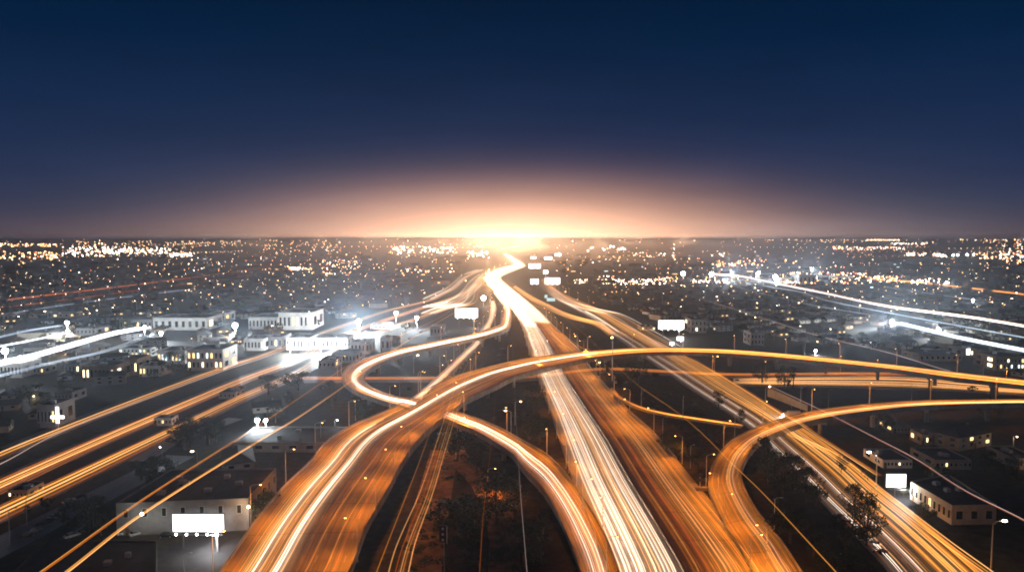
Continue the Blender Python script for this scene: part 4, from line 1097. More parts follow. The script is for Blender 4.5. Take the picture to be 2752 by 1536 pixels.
# pitched roof houses
def house_proto(w, d, h, wall, roof, lit, seed, hip=False):
    rd = random.Random(seed)
    root = empty('house', (0, 0, 0))
    g = MB()
    hw, hd = w / 2, d / 2
    K = [Vector((-hw, -hd, 0)), Vector((hw, -hd, 0)), Vector((hw, hd, 0)), Vector((-hw, hd, 0))]
    u = Vector((0, 0, h)); rh = d * .26
    for i in range(4):
        g.quad(K[i], K[(i + 1) % 4], K[(i + 1) % 4] + u, K[i] + u)
    if not hip:
        g.tri(K[1] + u, K[2] + u, Vector((hw, 0, h + rh))); g.tri(K[3] + u, K[0] + u, Vector((-hw, 0, h + rh)))
    g.build('wall', M[wall], root)
    g = MB(); o_ = .5; q = hd if hip else -o_
    A, B_ = Vector((-hw + q * (1 if hip else 1), 0, h + rh + .08)), Vector((hw - q, 0, h + rh + .08))
    E = [Vector((-hw - o_, -hd - o_, h - .12)), Vector((hw + o_, -hd - o_, h - .12)), Vector((hw + o_, hd + o_, h - .12)), Vector((-hw - o_, hd + o_, h - .12))]
    g.quad(E[0], E[1], B_, A); g.quad(E[2], E[3], A, B_); g.tri(E[1], E[2], B_); g.tri(E[3], E[0], A)
    g.quad(E[3], E[2], E[1], E[0])
    rf = g.build('roof', M[roof], root)
    g = MB(); g.box((w * .22, d * .12, h + rh * .9), (.8, .8, 1.7)); g.build('chimney', M['stucco_tan'], rf)
    ns = int(w / 3.5)
    for e in (0, 1, 3):
        a, b_ = K[e], K[(e + 1) % 4]; dd = (b_ - a).normalized(); out = Vector((dd.y, -dd.x, 0))
        windows_on(root, a, b_, .9, h - .1, max(1, int((b_ - a).length / 4.5)), 1 if h < 4 else 2, lit, out, rd, .38)
    g = MB(); g.box((0, -hd - .06, 1.05), (1, .1, 2.1)); g.build('door', M['door'], root)
    reg(root)
    return root
HL = {'pane_dark': 16, 'pane_warm': 1.4, 'pane_yellow': .5}
HP = [(house_proto(14, 9, 3, 'stucco', 'roof_grey', HL, 1), 'cream gabled'), (house_proto(12, 10, 3, 'stucco_tan', 'roof_brown', HL, 2, True), 'tan hipped roof'), (house_proto(17, 9, 5.6, 'stucco_grey', 'roof_dark', HL, 3), 'grey two storey'),
      (house_proto(11, 8, 3, 'stucco_white', 'roof_grey', {'pane_dark': 5, 'pane_yellow': 3, 'pane_cool': 1}, 4), 'small white'), (house_proto(22, 11, 5.8, 'stucco', 'roof_dark', {'pane_dark': 8, 'pane_warm': 2}, 5, True), 'long cream two storey')]
HUSED = set()
def inpoly(x, y, poly):
    c = False
    n = len(poly)
    for i in range(n):
        x1, y1 = poly[i]; x2, y2 = poly[(i + 1) % n]
        if (y1 > y) != (y2 > y) and x < (x2 - x1) * (y - y1) / (y2 - y1) + x1:
            c = not c
    return c
def proj(p):
    v = p - Vector((0, 0, CAMZ))
    z = v.dot(Fw)
    return CX + FS * v.x / z, CY - FS * v.dot(Up) / z
AREAS = {'left': [(-60, 690), (1020, 690), (1050, 800), (990, 870), (850, 900), (740, 1030), (690, 1140), (560, 1330), (480, 1560), (-60, 1560)],
         'far right': [(1480, 690), (2640, 690), (2640, 960), (2100, 868), (1760, 850), (1500, 760)],
         'near right': [(2120, 1110), (2640, 1050), (2640, 1560), (2560, 1560), (2330, 1290), (2260, 1230)]}
taken = []
for r_ in BLOCKS:
    w = [c for c in r_.children if c.name.startswith('wall')][0]
    vs = [v.co for v in w.data.vertices]
    rr = max(math.hypot(v.x, v.y) for v in vs)
    taken.append((r_.location.x, r_.location.y, rr * .8))
    # long blocks: also keep their middle line free
for tl, x, y, rr in (('B1', 1435, 1275, 11), ('B1', 1435, 1380, 11), ('B1', 1000, 1250, 12), ('B4', 950, 905, 8), ('B4', 1100, 1050, 12), ('B4', 1400, 1150, 12), ('A2', 1990, 1010, 20), ('A3', 1450, 1110, 20), ('A3', 1450, 1160, 14), ('B1', 300, 1140, 14), ('B1', 480, 1050, 14), ('B1', 100, 1260, 12), ('B1', 570, 1180, 12), ('B1', 428, 420, 8), ('B1', 428, 470, 8), ('B1', 700, 950, 10)):
    p = P(tl, x, y); taken.append((p.x, p.y, rr))
GRID = {}
for r_ in Road.all:
    for i in range(len(r_.L)):
        for u in [q / 8 for q in range(9)]:
            p = r_.at(u, i)
            GRID.setdefault((int(p.x // 25), int(p.y // 25)), []).append((p.x, p.y))
def roadfree(x, y, m):
    ix, iy = int(x // 25), int(y // 25)
    for a in (-1, 0, 1):
        for b_ in (-1, 0, 1):
            for q in GRID.get((ix + a, iy + b_), ()):
                if (q[0] - x) ** 2 + (q[1] - y) ** 2 < m * m: return False
    return True
def free(x, y, r_):
    return all((x - a) ** 2 + (y - b_) ** 2 > (r_ + c) ** 2 for a, b_, c in taken)
cand = []
ROT = R(24)
for i in range(-75, 76):
    for j in range(-60, 90):
        x0, y0 = i * 21.0 + (5 if j % 2 else 0), j * 27.0 + (9 if (i // 6) % 2 else 0)
        if i % 7 == 0: continue
        x, y = x0 * math.cos(ROT) - y0 * math.sin(ROT), x0 * math.sin(ROT) + y0 * math.cos(ROT) + 700
        if y < 150 or y > 1900: continue
        sx, sy = proj(Vector((x, y, 0)))
        for nm, po in AREAS.items():
            if inpoly(sx * .936, sy * .936, po):
                cand.append((math.hypot(x, y), x, y, nm)); break
cand.sort()
houses, far_boxes = 0, []
HLAB = {'left': 'in the dark district beyond the three parallel streets', 'far right': 'in the dark plain past the flyover', 'near right': 'in the black district around the motel'}
for d, x, y, nm in cand:
    x += random.uniform(-3, 3); y += random.uniform(-3, 3)
    if not roadfree(x, y, 17) or not free(x, y, 9): continue
    if random.random() < .38: continue
    taken.append((x, y, 7))
    if houses < 215:
        k = random.choices(range(5), (5, 5, 2, 4, 2))[0]
        if k in HUSED: o = copy_tree(HP[k][0])
        else: o = HP[k][0]; HUSED.add(k)
        o.location = (x, y, 0); o.rotation_euler = (0, 0, ROT + random.choice((0, 0, math.pi / 2, math.pi)) + random.uniform(-.05, .05))
        tag(o, '%s house %s' % (HP[k][1], HLAB[nm]), 'house', '%s houses %s' % (HP[k][1], HLAB[nm]))
        houses += 1
    else:
        far_boxes.append((x, y))
g = MB()
for x, y in far_boxes:
    w, d, h = random.uniform(10, 18), random.uniform(8, 12), random.choice((3.2, 3.4, 6))
    g.box((x, y, h / 2), (w, d, h), ROT + random.choice((0, math.pi / 2)), random.randint(0, 2))
    if random.random() < .35:
        g.box((x + random.uniform(-3, 3), y - d / 2 - 1.5, h * .55), (random.uniform(1, 2.6), .3, 1.2), 0, 3)
for i in range(380):
    y = random.uniform(1300, 4200); x = random.uniform(-.72, .72) * y
    if abs(x) < 120: continue
    w, d, h = random.uniform(14, 46), random.uniform(12, 30), random.choice((4, 6, 7, 10))
    g.box((x, y, h / 2), (w, d, h), ROT * random.choice((0, 1)), random.randint(0, 2))
    if random.random() < .3:
        g.box((x, y - d / 2 - 2, h * .5), (w * random.uniform(.1, .5), .3, 1.6), 0, random.choice((3, 3, 4)))
tag(g.build('distant_buildings', [M['roof_grey'], M['roof_brown'], M['roof_dark'], M['pane_warm'], M['pane_cool']]), 'countless small dark buildings of the far districts', None, None, 'stuff')

# neighbourhood trees
n = 0
tries = 0
NT_LAB = {'left': 'dark tree between the houses beyond the parallel streets', 'far right': 'dark tree between the houses of the plain past the flyover', 'near right': 'dark tree between the houses around the motel'}
while n < 150 and tries < 6000:
    tries += 1
    y = 160 + 1000 * random.random() ** 1.3; x = random.uniform(-.75, .75) * y
    sx, sy = proj(Vector((x, y, 0)))
    nm = next((k for k, po in AREAS.items() if inpoly(sx * .936, sy * .936, po)), None)
    if not nm or not roadfree(x, y, 12) or not free(x, y, 3.5): continue
    taken.append((x, y, 2.5))
    k = random.choices(range(5), (4, 4, 4, 2, 1.2))[0]
    tree(k, Vector((x, y, 0)), random.uniform(6, 12) if k < 4 else random.uniform(11, 15), NT_LAB[nm] if k < 4 else NT_LAB[nm].replace('tree', 'palm'), ('trees ' if k < 4 else 'palms ') + HLAB[nm], random.uniform(.9, 1.5))
    n += 1
g = MB()
rd = random.Random(77)
for i in range(900):
    y = rd.uniform(700, 2600); x = rd.uniform(-.72, .72) * y
    sx, sy = proj(Vector((x, y, 0)))
    if not any(inpoly(sx * .936, sy * .936, po) for po in AREAS.values()) and y < 1700: continue
    if not roadfree(x, y, 14) or (abs(x) < 70 + .03 * y): continue
    r_, h = rd.uniform(3, 6), rd.uniform(5, 10)
    for k in range(34):
        v = Vector((rd.gauss(0, 1), rd.gauss(0, 1), rd.gauss(0, 1))).normalized() * rd.uniform(.5, 1)
        p = Vector((x + v.x * r_, y + v.y * r_, h * .6 + v.z * h * .42))
        u = Vector((rd.gauss(0, 1), rd.gauss(0, 1), rd.gauss(0, 1))).normalized() * 1.5
        w = u.cross(Vector((rd.gauss(0, 1), rd.gauss(0, 1), rd.gauss(0, 1)))).normalized()
        g.quad(p - u, p + w, p + u, p - w)
tag(g.build('distant_trees', M['leaf_dark']), 'dark mass of tree tops between the far houses', None, None, 'stuff')
# shrub cover on the verges of the interchange
g = MB()
cnt = 0
while cnt < 420:
    sx, sy = rd.uniform(880, 1960), rd.uniform(820, 1438)
    p = P('D', sx, sy)
    if not roadfree(p.x, p.y, 9.5): cnt += .2; continue
    cnt += 1
    r_ = rd.uniform(.8, 2.4)
    for k in range(60):
        v = Vector((rd.gauss(0, 1), rd.gauss(0, 1), abs(rd.gauss(0, .6)))).normalized() * r_ * rd.uniform(.4, 1)
        q = p + v
        u = Vector((rd.gauss(0, 1), rd.gauss(0, 1), rd.gauss(0, 1))).normalized() * .3
        w = u.cross(Vector((rd.gauss(0, 1), rd.gauss(0, 1), rd.gauss(0, 1)))).normalized() * .22
        g.quad(q - u, q + w, q + u, q - w)
tag(g.build('ground_shrubs', M['leaf']), 'low scrub covering the verges of the interchange', None, None, 'stuff')

# ------------------------------------------------------------ mast floodlights
def mast(p, h, n, power, label, group=None, r_=.8):
    root = empty('floodlight_mast', (p.x, p.y, 0))
    g = MB(); g.tube([(0, 0, 0), (0, 0, h)], [.3, .16], 8); g.build('pole', M['steel'], root)
    g = MB(); g.box((0, 0, h), (r_ * 1.2, .2, .2)); g.build('crossbar', M['steel'], root)
    for k in range(n):
        g = MB(); g.ball((math.cos(k * 2 * math.pi / n + .6) * r_ * (0 if n == 1 else .38), -.3, h + math.sin(k * 2 * math.pi / n + .6) * r_ * (0 if n == 1 else .38)), r_, 0, 12, 8, (1, .7, 1)); g.build('floodlight', M['flood'], root)
    if power: lo = light('mast_light', 'SPOT', COOL, power, (0, -1.6, h), .8, root, 140)
    if power: light('yard_light', 'POINT', COOL, max(2500, power * .55), (0, -2.2, h - 1.5), .8, root)
    if power: lo.rotation_euler = Vector((-p.x, -p.y, -.22 * math.hypot(p.x, p.y))).to_track_quat('-Z', 'Y').to_euler()
    return tag(root, label, 'floodlight', group)
def mast_px(t, x, ytop, ybase, n, power, label, r_=1.0):
    p = P(t, x, ybase)
    mast(p, zat(t, x, ytop, p), n, power, label, None, r_)
FP = 3.2e5
for a in (('A1', 655, 960, 1120, 3, 1, 'upper mast lamp of the pair at the left yard', 1.3), ('A1', 660, 1042, 1120, 3, .6, 'lower mast lamp of the pair at the left yard', 1.1), ('A1', 1400, 1000, 1090, 3, .8, 'mast lamp at the tip of the dazzling white streak', 1.0), ('A1', 1560, 1060, 1140, 3, .9, 'mast lamp just past the tip of the dazzling streak', 1.2),
          ('A1', 2275, 985, 1130, 4, 3.2, 'largest floodlight mast, before the warehouses', 1.75), ('A2', 475, 870, 1010, 4, 1.6, 'tall floodlight mast above the wide white warehouse', 1.6), ('A2', 950, 945, 1070, 4, 1.8, 'bright floodlight mast over the farthest street', 1.7),
          ('A2', 1310, 865, 980, 3, 1.2, 'floodlight mast between the first two streets', 1.5), ('A2', 1510, 912, 1020, 3, 1.1, 'floodlight mast close to the tangled strands', 1.4), ('A2', 290, 1175, 1260, 3, 1.0, 'low floodlight mast at the white shop corner', 1.0),
          ('A2', 585, 1145, 1250, 3, .9, 'low floodlight mast left of the wide shop', 1.1), ('A2', 800, 1150, 1240, 3, .9, 'low floodlight mast at the right end of the wide shop', 1.0), ('A1', 60, 1230, 1440, 4, 1.4, 'glaring floodlight at the end of the white streaks', 1.6),
          ('A1', 200, 1300, 1440, 3, 1.0, 'floodlight mast beside the glaring white building', 1.2), ('A1', 50, 1215, 1300, 1, .2, 'warm lamp mast at the photo edge', .9),
          ('A3', 1565, 485, 560, 3, 4.5, 'first floodlight of the far yard, nearest the freeway', 3.3), ('A3', 1840, 490, 565, 3, 4.5, 'second floodlight of the far yard', 3.4), ('A3', 2035, 475, 560, 2, 1.4, 'smaller floodlight between the big ones of the far yard', 1.7), ('A3', 2290, 480, 560, 2, 4, 'fourth floodlight of the far yard', 3.0),
          ('A3', 2460, 530, 590, 3, 4.5, 'floodlight where the white streaks start', 3.1), ('A4', 110, 515, 590, 3, 4, 'floodlight right above the white box', 3.0), ('A4', 465, 440, 520, 2, 1.6, 'lone floodlight above the tall grey hall', 2.0), ('A4', 1235, 945, 1020, 4, 1.6, 'floodlight at the head of the pale blue band', 1.4),
          ('A4', 1690, 1035, 1100, 4, 1.4, 'second floodlight along the pale blue band', 1.3), ('A4', 1765, 570, 620, 2, .8, 'lit tower lamp in the far district', 1.6), ('A4', 2020, 742, 800, 1, .6, 'single white lamp between two faint streaks', 1.6),
          ('A4', 1830, 305, 340, 1, 2, 'first of four white lamps near the horizon', 4.2), ('A4', 1875, 305, 340, 1, 1, 'second of four white lamps near the horizon', 3.4), ('A4', 1965, 303, 340, 1, 2, 'third of four white lamps near the horizon', 4.2), ('A4', 2030, 300, 340, 1, 1, 'last of four white lamps near the horizon', 3.4),
          ('B1', 1568, 1165, 1290, 1, .012, 'starry lamp under the right end of the nearest billboard', .5), ('B1', 1860, 345, 470, 3, .12, 'greenish white yard lamp in the dark block', .8), ('B2', 40, 345, 430, 2, .3, 'yard lamp beside the greenish one', .7), ('A2', 2155, 720, 800, 1, .8, 'round white lamp beside the freeway bend', 3.0), ('A4', 500, 1228, 1270, 1, .15, 'small white lamp above the flyover', .9)):
    mast_px(a[0], a[1], a[2], a[3], a[4], FP * (a[5] * 2 if 1.55 < a[5] < 1.85 or a[7] == 1.7 else a[5] * (.95 if a[5] > 3.5 else .36) if a[5] > .05 else a[5]), a[6], a[7])

# ------------------------------------------------------------ billboards
def board(t, x0, y0, x1, y1, ybase, label, m_='board', lamps=3, power=0, posts=2):
    p = P(t, (x0 + x1) / 2, ybase)
    z1, z0 = zat(t, (x0 + x1) / 2, y0, p), zat(t, (x0 + x1) / 2, y1, p)
    k = TILES[t][2]
    w = (x1 - x0) / k / FS * (p.y * math.cos(PITCH) + (CAMZ - (z0 + z1) / 2) * math.sin(PITCH))
    root = empty('billboard', (p.x, p.y, 0))
    h, zc = z1 - z0, (z0 + z1) / 2
    g = MB(); g.box((0, 0, zc), (w, .1, h)); g.build('lit_panel', M[m_], root)
    g = MB()
    fr = max(.22, w * .012)
    g.box((0, .12, z1 + fr / 2), (w + fr * 2, .5, fr)); g.box((0, .12, z0 - fr / 2), (w + fr * 2, .5, fr))
    g.box((-w / 2 - fr / 2, .12, zc), (fr, .5, h)); g.box((w / 2 + fr / 2, .12, zc), (fr, .5, h))
    g.box((0, .28, zc), (w, .16, h)); g.build('frame', M['dark_steel'], root)
    for s_ in ([0] if posts == 1 else [-.32, .32]):
        g = MB(); g.tube([(w * s_, .6, -.1), (w * s_, .6, z0 + h * .8)], max(.22, w * .014), 8); g.build('post', M['dark_steel'], root)
    g = MB(); g.box((0, -.7, z0 - fr - .4), (w, .9, .1)); g.build('catwalk', M['dark_steel'], root)
    for q in range(lamps):
        g = MB(); g.ball(((q + .5) / lamps * w - w / 2, -1.2, z0 - .35), .2 + w * .006, 0, 8, 5); g.build('board_lamp', M['mercury'], root)
    if power: light('board_light', 'POINT', (1, .97, .95), power, (w * .3, -1.6, z0 - .6), .3, root)
    return tag(root, label, 'billboard')
M['board_hot'] = emis('lit_board_bright', (1, .98, .99), 3.4, 'AUTO')
b1 = board('B1', 1250, 1020, 1620, 1146, 1275, 'nearest blazing white billboard, in front of the large flat roofed building', 'board', 5, 7000)
board('A2', 1880, 820, 2100, 908, 1010, 'wide white billboard left of the freeway bend', 'board', 4, 20000)
board('A3', 1325, 935, 1575, 1020, 1110, 'wide white billboard in the dark district right of the freeway', 'board', 4, 20000)
board('A3', 232, 525, 377, 585, 640, 'larger of the two white billboards beside the far freeway', 'board_hot', 3)
board('A3', 92, 537, 170, 584, 640, 'smaller of the two white billboards beside the far freeway', 'board_hot', 2)
board('A3', 75, 390, 190, 434, 472, 'white billboard at the tip of the freeway bend', 'board_hot', 2)
board('A3', 225, 322, 300, 350, 378, 'far white billboard, middle one of the three near the glow', 'board_hot', 2)
board('A3', 328, 290, 388, 315, 350, 'far white billboard, highest of the three near the glow', 'board_hot', 2)
board('A3', 92, 322, 148, 340, 370, 'faint far white billboard, lowest of the three near the glow', 'board_hot', 2)
board('A3', 216, 452, 262, 486, 520, 'round edged white sign above the billboard pair', 'board_hot', 1)
board('A3', 250, 720, 330, 750, 810, 'pale blue sign beside the golden frontage streaks', 'board_blue', 0, 0, 1)
board('A3', 228, 690, 255, 720, 800, 'small pale blue sign beside the larger blue one', 'board_blue', 0, 0, 1)
board('B4', 880, 732, 1022, 826, 905, 'dazzling white lit sign beside the motel', 'board_hot', 0, 4000, 1)
board('A3', 1505, 1092, 1572, 1130, 1170, 'small white sign below the wide billboard', 'board', 1, 3000, 1)
board('A3', 1435, 1145, 1480, 1172, 1200, 'small white sign close above the flyover', 'board', 1, 3000, 1)
board('A4', 1955, 1208, 1993, 1268, 1300, 'tall glowing white panel beside the blue band', 'board', 0, 0, 1)
# church cross
p = P('B1', 428, 420)
root = empty('church_cross', (p.x, p.y - 1, 0))
tag(root, 'glowing white cross leaning over the streets', 'cross')
zt, zb = zat('B1', 428, 268, p), zat('B1', 428, 400, p)
g = MB(); g.box((0, 0, (zt + zb) / 2 + 2), (1.3, .5, (zt - zb) - 1)); g.box((0, 0, zt - (zt - zb) * .38), (6.2, .56, 1.3)); g.build('cross_arms', M['board_hot'], root)
g = MB(); g.tube([(0, 0, 0), (0, 0, zb + 2.6)], .4, 8); g.build('post', M['steel'], root)

# ------------------------------------------------------------ single street lamps and posts read off the photo
def post(t, x, ytop, ybase, kind, label, rz=0.0, zb=0.0):
    p = P(t, x, ybase, zb)
    h = zat(t, x, ytop, p) - zb
    base = {'off': 11, 'sod': 11, 'sodx': 11, 'pale': 9, 'cool': 9, 'palex': 9}[kind]
    lamp(kind, (p.x, p.y, zb), rz, label, None, max(.35, h / base))
for a in (('T2', 1040, 805, 950, 'off', 'post on the verge above the spur road'), ('T2', 1225, 1040, 1240, 'off', 'post beside the tail light carriageway below the spur road'), ('T2', 1465, 1280, 1470, 'off', 'tall post beside the freeway edge near the gore'), ('T2', 1848, 1020, 1200, 'off', 'post near the tip of the spur road'),
          ('T2', 790, 370, 720, 'sodx', 'lit lamp post in front of the flyover beside the trucks', 1.5), ('T2', 650, 565, 690, 'pale', 'glowing lamp under the flyover at the freeway edge'), ('T2', 1672, 515, 650, 'sodx', 'lamp behind the golden streaks past the flyover'), ('T2', 2113, 780, 960, 'pale', 'street lamp beside the yellow embankment wall'),
          ('T2', 495, 335, 440, 'sodx', 'small lamp beside the freeway before the flyover', 3), ('T2', 2455, 380, 505, 'off', 'post standing behind the far stretch of the flyover'), ('T3', 882, 800, 955, 'off', 'post standing behind the hook ramp'), ('T3', 1600, 745, 895, 'off', 'curved grey post between boulevard and hook ramp'),
          ('T3', 2222, 555, 690, 'off', 'post at the far right stretch of the flyover'), ('T3', 640, 780, 970, 'off', 'thin post before the embankment wall'), ('T3', 1965 - 1400 + 0, 900, 960, 'off', 'short post at the hook ramp shoulder'), ('B3', 1825, 912, 1170, 'off', 'tall post beside the near end of the hook ramp'),
          ('B3', 345, 530, 725, 'off', 'post at the freeway shoulder above the exit ramp nose', 3), ('B4', 530, 1315, 1470, 'off', 'post cut by the lower edge in the dark trees'), ('B4', 811, 590, 850, 'cool', 'white street lamp arching over the frontage road by the motel', 3.1), ('T1', 1003, 505, 655, 'pale', 'bright lamp inside the loop ramp'),
          ('T1', 1285, 440, 560, 'off', 'thin post behind the loop ramp'), ('T1', 1428, 385, 455, 'sodx', 'lamp near the top of the feeder ramp'), ('T1', 883, 705, 855, 'off', 'post in the loop, second from its bend'), ('T1', 1060, 700, 800, 'off', 'post in the loop near the feeder ramp'), ('T1', 202, 1068, 1285, 'off', 'post left of the big flyover'),
          ('T1', 322, 1060, 1180, 'cool', 'white globe lamp left of the big flyover'), ('T1', 1845, 985, 1180, 'pale', 'glowing lamp above the exit ramp', 3.1), ('T1', 1880, 900, 1100, 'sodx', 'small orange lamp between exit ramp and freeway'), ('T1', 500, 890, 1060, 'off', 'post below the loop ramp bend'), ('B1', 1335, 1315, 1560, 'off', 'orange lit post at the lower edge beside the big flyover'),
          ('B1', 72, 990, 1240, 'off', 'dark post at the corner of the lane with parked cars'), ('B1', 195, 900, 1110, 'off', 'thin post beside the lane with parked cars'), ('B1', 675, 960, 1130, 'off', 'dark post beside the green lit tree'), ('B4', 1640, 1090, 1438, 'pale', 'tall post at the lower right beside the orange wall')):
    post(*a[:6], rz=a[6] if len(a) > 6 else random.uniform(-.5, .5))
# neighbourhood lamps
n = 0; tries = 0
SL_LAB = {'left': 'small warm street lamp among the houses beyond the parallel streets', 'far right': 'small warm street lamp in the dark plain past the flyover', 'near right': 'small warm street lamp around the motel'}
while n < 120 and tries < 5000:
    tries += 1
    y = 180 + 1500 * random.random() ** 1.1; x = random.uniform(-.75, .75) * y
    sx, sy = proj(Vector((x, y, 0)))
    nm = next((k for k, po in AREAS.items() if inpoly(sx * .936, sy * .936, po)), None)
    if not nm or not roadfree(x, y, 9) or not free(x, y, 2): continue
    if nm == 'near right' and random.random() < .6: continue
    taken.append((x, y, 1))
    k = random.choices(('palex', 'pale', 'cool'), (6, 4, .6))[0]
    lamp(k, (x, y, 0), random.uniform(0, 6.28), SL_LAB[nm], 'small lamps ' + HLAB[nm], random.uniform(.6, .95) if y < 700 else random.uniform(.9, 1.3))
    n += 1

# ------------------------------------------------------------ cars
def car_proto(paint):
    root = empty('parked_car', (0, 0, 0))
    g = MB()
    sec = [(-2.2, .55, .35, .78), (-2.1, .85, .3, .86), (-1.2, .95, .28, .9), (0, .98, .28, .92), (1.2, .92, .28, .9), (2.0, .78, .3, .84), (2.25, .6, .38, .72)]
    rows = []
    for x, zt, zb, hw in sec:
        rows.append([(x, -hw, zb), (x, -hw, zt * .8), (x, -hw * .9, zt), (x, hw * .9, zt), (x, hw, zt * .8), (x, hw, zb)])
    for a, b_ in zip(rows, rows[1:]):
        for k in range(5): g.quad(a[k], a[k + 1], b_[k + 1], b_[k])
        g.quad(a[5], a[0], b_[0], b_[5])
    for r_ in (rows[0], rows[-1]):
        i = len(g.v); g.v += r_; g.f.append(tuple(range(i, i + 6))); g.mi.append(0); g.uv.append(None)
    g.build('body', M[paint], root, smooth=False)
    g = MB()
    lo, hi = [(-1.7, -.82, .92), (1.25, -.82, .92), (1.25, .82, .92), (-1.7, .82, .92)], [(-1.15, -.66, 1.42), (.45, -.66, 1.42), (.45, .66, 1.42), (-1.15, .66, 1.42)]
    for k in range(4): g.quad(lo[k], lo[(k + 1) % 4], hi[(k + 1) % 4], hi[k])
    cb = g.build('cabin', M['pane_dark'], root)
    g = MB(); g.quad(*[(x, y, 1.425) for x, y, z in hi]); g.build('roof', M[paint], cb)
    for sx in (-1.4, 1.4):
        for sy in (-.84, .84):
            g = MB(); g.tube([(sx, sy - .11, .33), (sx, sy + .11, .33)], .33, 12); w = g.build('wheel', M['tyre'], root)
            g = MB(); g.tube([(sx, sy - .12, .33), (sx, sy + .12, .33)], .18, 8); g.build('rim', M['steel'], w)
    for sy in (-.6, .6):
        g = MB(); g.box((2.24, sy, .6), (.08, .34, .14)); g.build('headlight', M['headlens'], root)
        g = MB(); g.box((-2.2, sy, .66), (.08, .34, .12)); g.build('tail_light', M['taillight'], root)
    reg(root)
    return root
CP = {}
def car(t, x, y, rz, paint, label, z=0.0):
    if paint not in CP: CP[paint] = car_proto('car_' + paint); o = CP[paint]
    else: o = copy_tree(CP[paint])
    p = P(t, x, y)
    o.location = (p.x, p.y, z); o.rotation_euler = (0, 0, rz)
    tag(o, label, 'car')
for a in (('B1', 195, 1185, 1.0, 'black', 'dark parked car, first in the row on the lane at the photo edge'), ('B1', 245, 1150, 1.0, 'silver', 'silver parked car, second in the row on the lane'), ('B1', 300, 1112, 1.0, 'grey', 'grey parked car, third in the row on the lane'), ('B1', 350, 1082, 1.0, 'black', 'black parked car, fourth in the row on the lane'),
          ('B1', 400, 1050, 1.0, 'white', 'white parked car, last in the row on the lane'), ('B1', 520, 1185, .9, 'silver', 'silver parked car across the lane from the row'), ('B1', 575, 1155, .9, 'black', 'black parked car behind the silver one across the lane'), ('B1', 500, 940, 1.0, 'silver', 'silver car parked farther up the dark lane'),
          ('B1', 575, 905, 1.0, 'grey', 'grey car parked at the top of the dark lane'), ('B1', 905, 1165, .5, 'white', 'white car parked against the pale building'), ('B1', 985, 1170, .8, 'silver', 'silver car parked askew against the pale building'), ('B1', 1200, 1185, .1, 'black', 'black car parked left of the billboard'),
          ('B4', 545, 1050, 2.5, 'black', 'black car parked at the kerb of the grey frontage lane'), ('B4', 590, 1090, 2.5, 'grey', 'grey car parked behind the black one at the kerb'), ('B4', 790, 1245, 2.4, 'white', 'white car parked under the street tree'), ('B4', 850, 1310, 2.4, 'black', 'black car parked near the lower edge of the frontage lane'),
          ('T2', 820, 735, 1.4, 'white', 'white car on the lot beside the freeway'), ('T2', 910, 735, 1.4, 'white', 'second white car on the lot beside the freeway, nearer the tree'), ('T3', 545, 765, .1, 'silver', 'silver car under the flyover by the boulevard'), ('T3', 100, 722, -.2, 'black', 'dark car on the verge near the golden streaks'), ('T1', 1240, 590, .2, 'grey', 'grey car below the feeder ramp'), ('B4', 1180, 520, 0, 'silver', 'silver car under the lit open garage')):
    car(*a)
post('B2', 1640, 700, 900, 'sod', 'lamp added to light the hollow between flyover and exit ramp')  # added sodium lamp, gives the hollow its amber patches
post('B2', 1420, 330, 520, 'sod', 'lamp added to light the bank where the exit ramp leaves the flyover')  # second added lamp, warms the ground at the head of the soil path
post('B3', 700, 200, 380, 'sod', 'lamp in the dark triangle below the spur road')
p = P('T3', 560, 1035)
root = empty('box_truck', (p.x, p.y, 0), R(172))
tag(root, 'white box truck with blazing headlights waiting behind the hook ramp', 'truck')
g = MB(); g.box((-1.2, 0, 2.1), (6.2, 2.4, 2.7)); g.build('cargo_box', M['car_white'], root)
g = MB(); g.box((2.9, 0, 1.3), (1.9, 2.2, 1.6)); g.box((2.6, 0, 2.35), (1.3, 2.0, .6)); g.box((.2, 0, .6), (7.6, 1.0, .3)); cb = g.build('cab', M['car_white'], root)
g = MB(); g.box((3.3, 0, 2.3), (.12, 1.8, .6)); g.build('windscreen', M['pane_dark'], cb)
for sx in (-3, 2.8):
    for sy in (-1.0, 1.0):
        g = MB(); g.tube([(sx, sy - .14, .45), (sx, sy + .14, .45)], .45, 12); g.build('wheel', M['tyre'], root)
for sy in (-.8, .8):
    g = MB(); g.ball((3.9, sy, .95), .3, 0, 8, 5); g.build('headlight', M['flood'], root)
light('headlight_beam', 'POINT', (1, .96, .9), 2500, (5.0, 0, 1.0), .3, root)
# lane where the cars stand
def strip(t, pts, w, z, name, m_, label):
    c = [P(t, x, y, z) for x, y in pts]
    g = MB(); acc = 0
    for i in range(len(c) - 1):
        d = (c[i + 1] - c[i]); n1 = Vector((-d.y, d.x, 0)).normalized() * w / 2
        g.quad(c[i] + n1, c[i] - n1, c[i + 1] - n1, c[i + 1] + n1, 0, [(0, acc), (w, acc), (w, acc + d.length), (0, acc + d.length)]); acc += d.length
    tag(g.build(name, M[m_]), label, None, None, 'structure')
M['soil'] = surf('dry_soil', (.20, .125, .07), .95, .5, .35, dirt=(.05, .035, .02))
M['lane'] = roadmat('lane_concrete', (.2, .2, .2), paint=.1)
strip('B1', [(-150, 1330), (380, 1060), (900, 800), (1300, 600)], 13, .05, 'lane', 'lane', 'pale concrete lane with parked cars at the lower left')
strip('B1', [(1000, 640), (1230, 500), (1700, 330)], 9, .06, 'lane', 'lane', 'pale lit lane along the third street')
strip('B2', [(1340, 430), (1440, 640), (1600, 800), (1720, 1000), (1760, 1230), (1760, 1600)], 9, .04, 'dirt_path', 'soil', 'pale soil path winding through the hollow under the exit ramp')
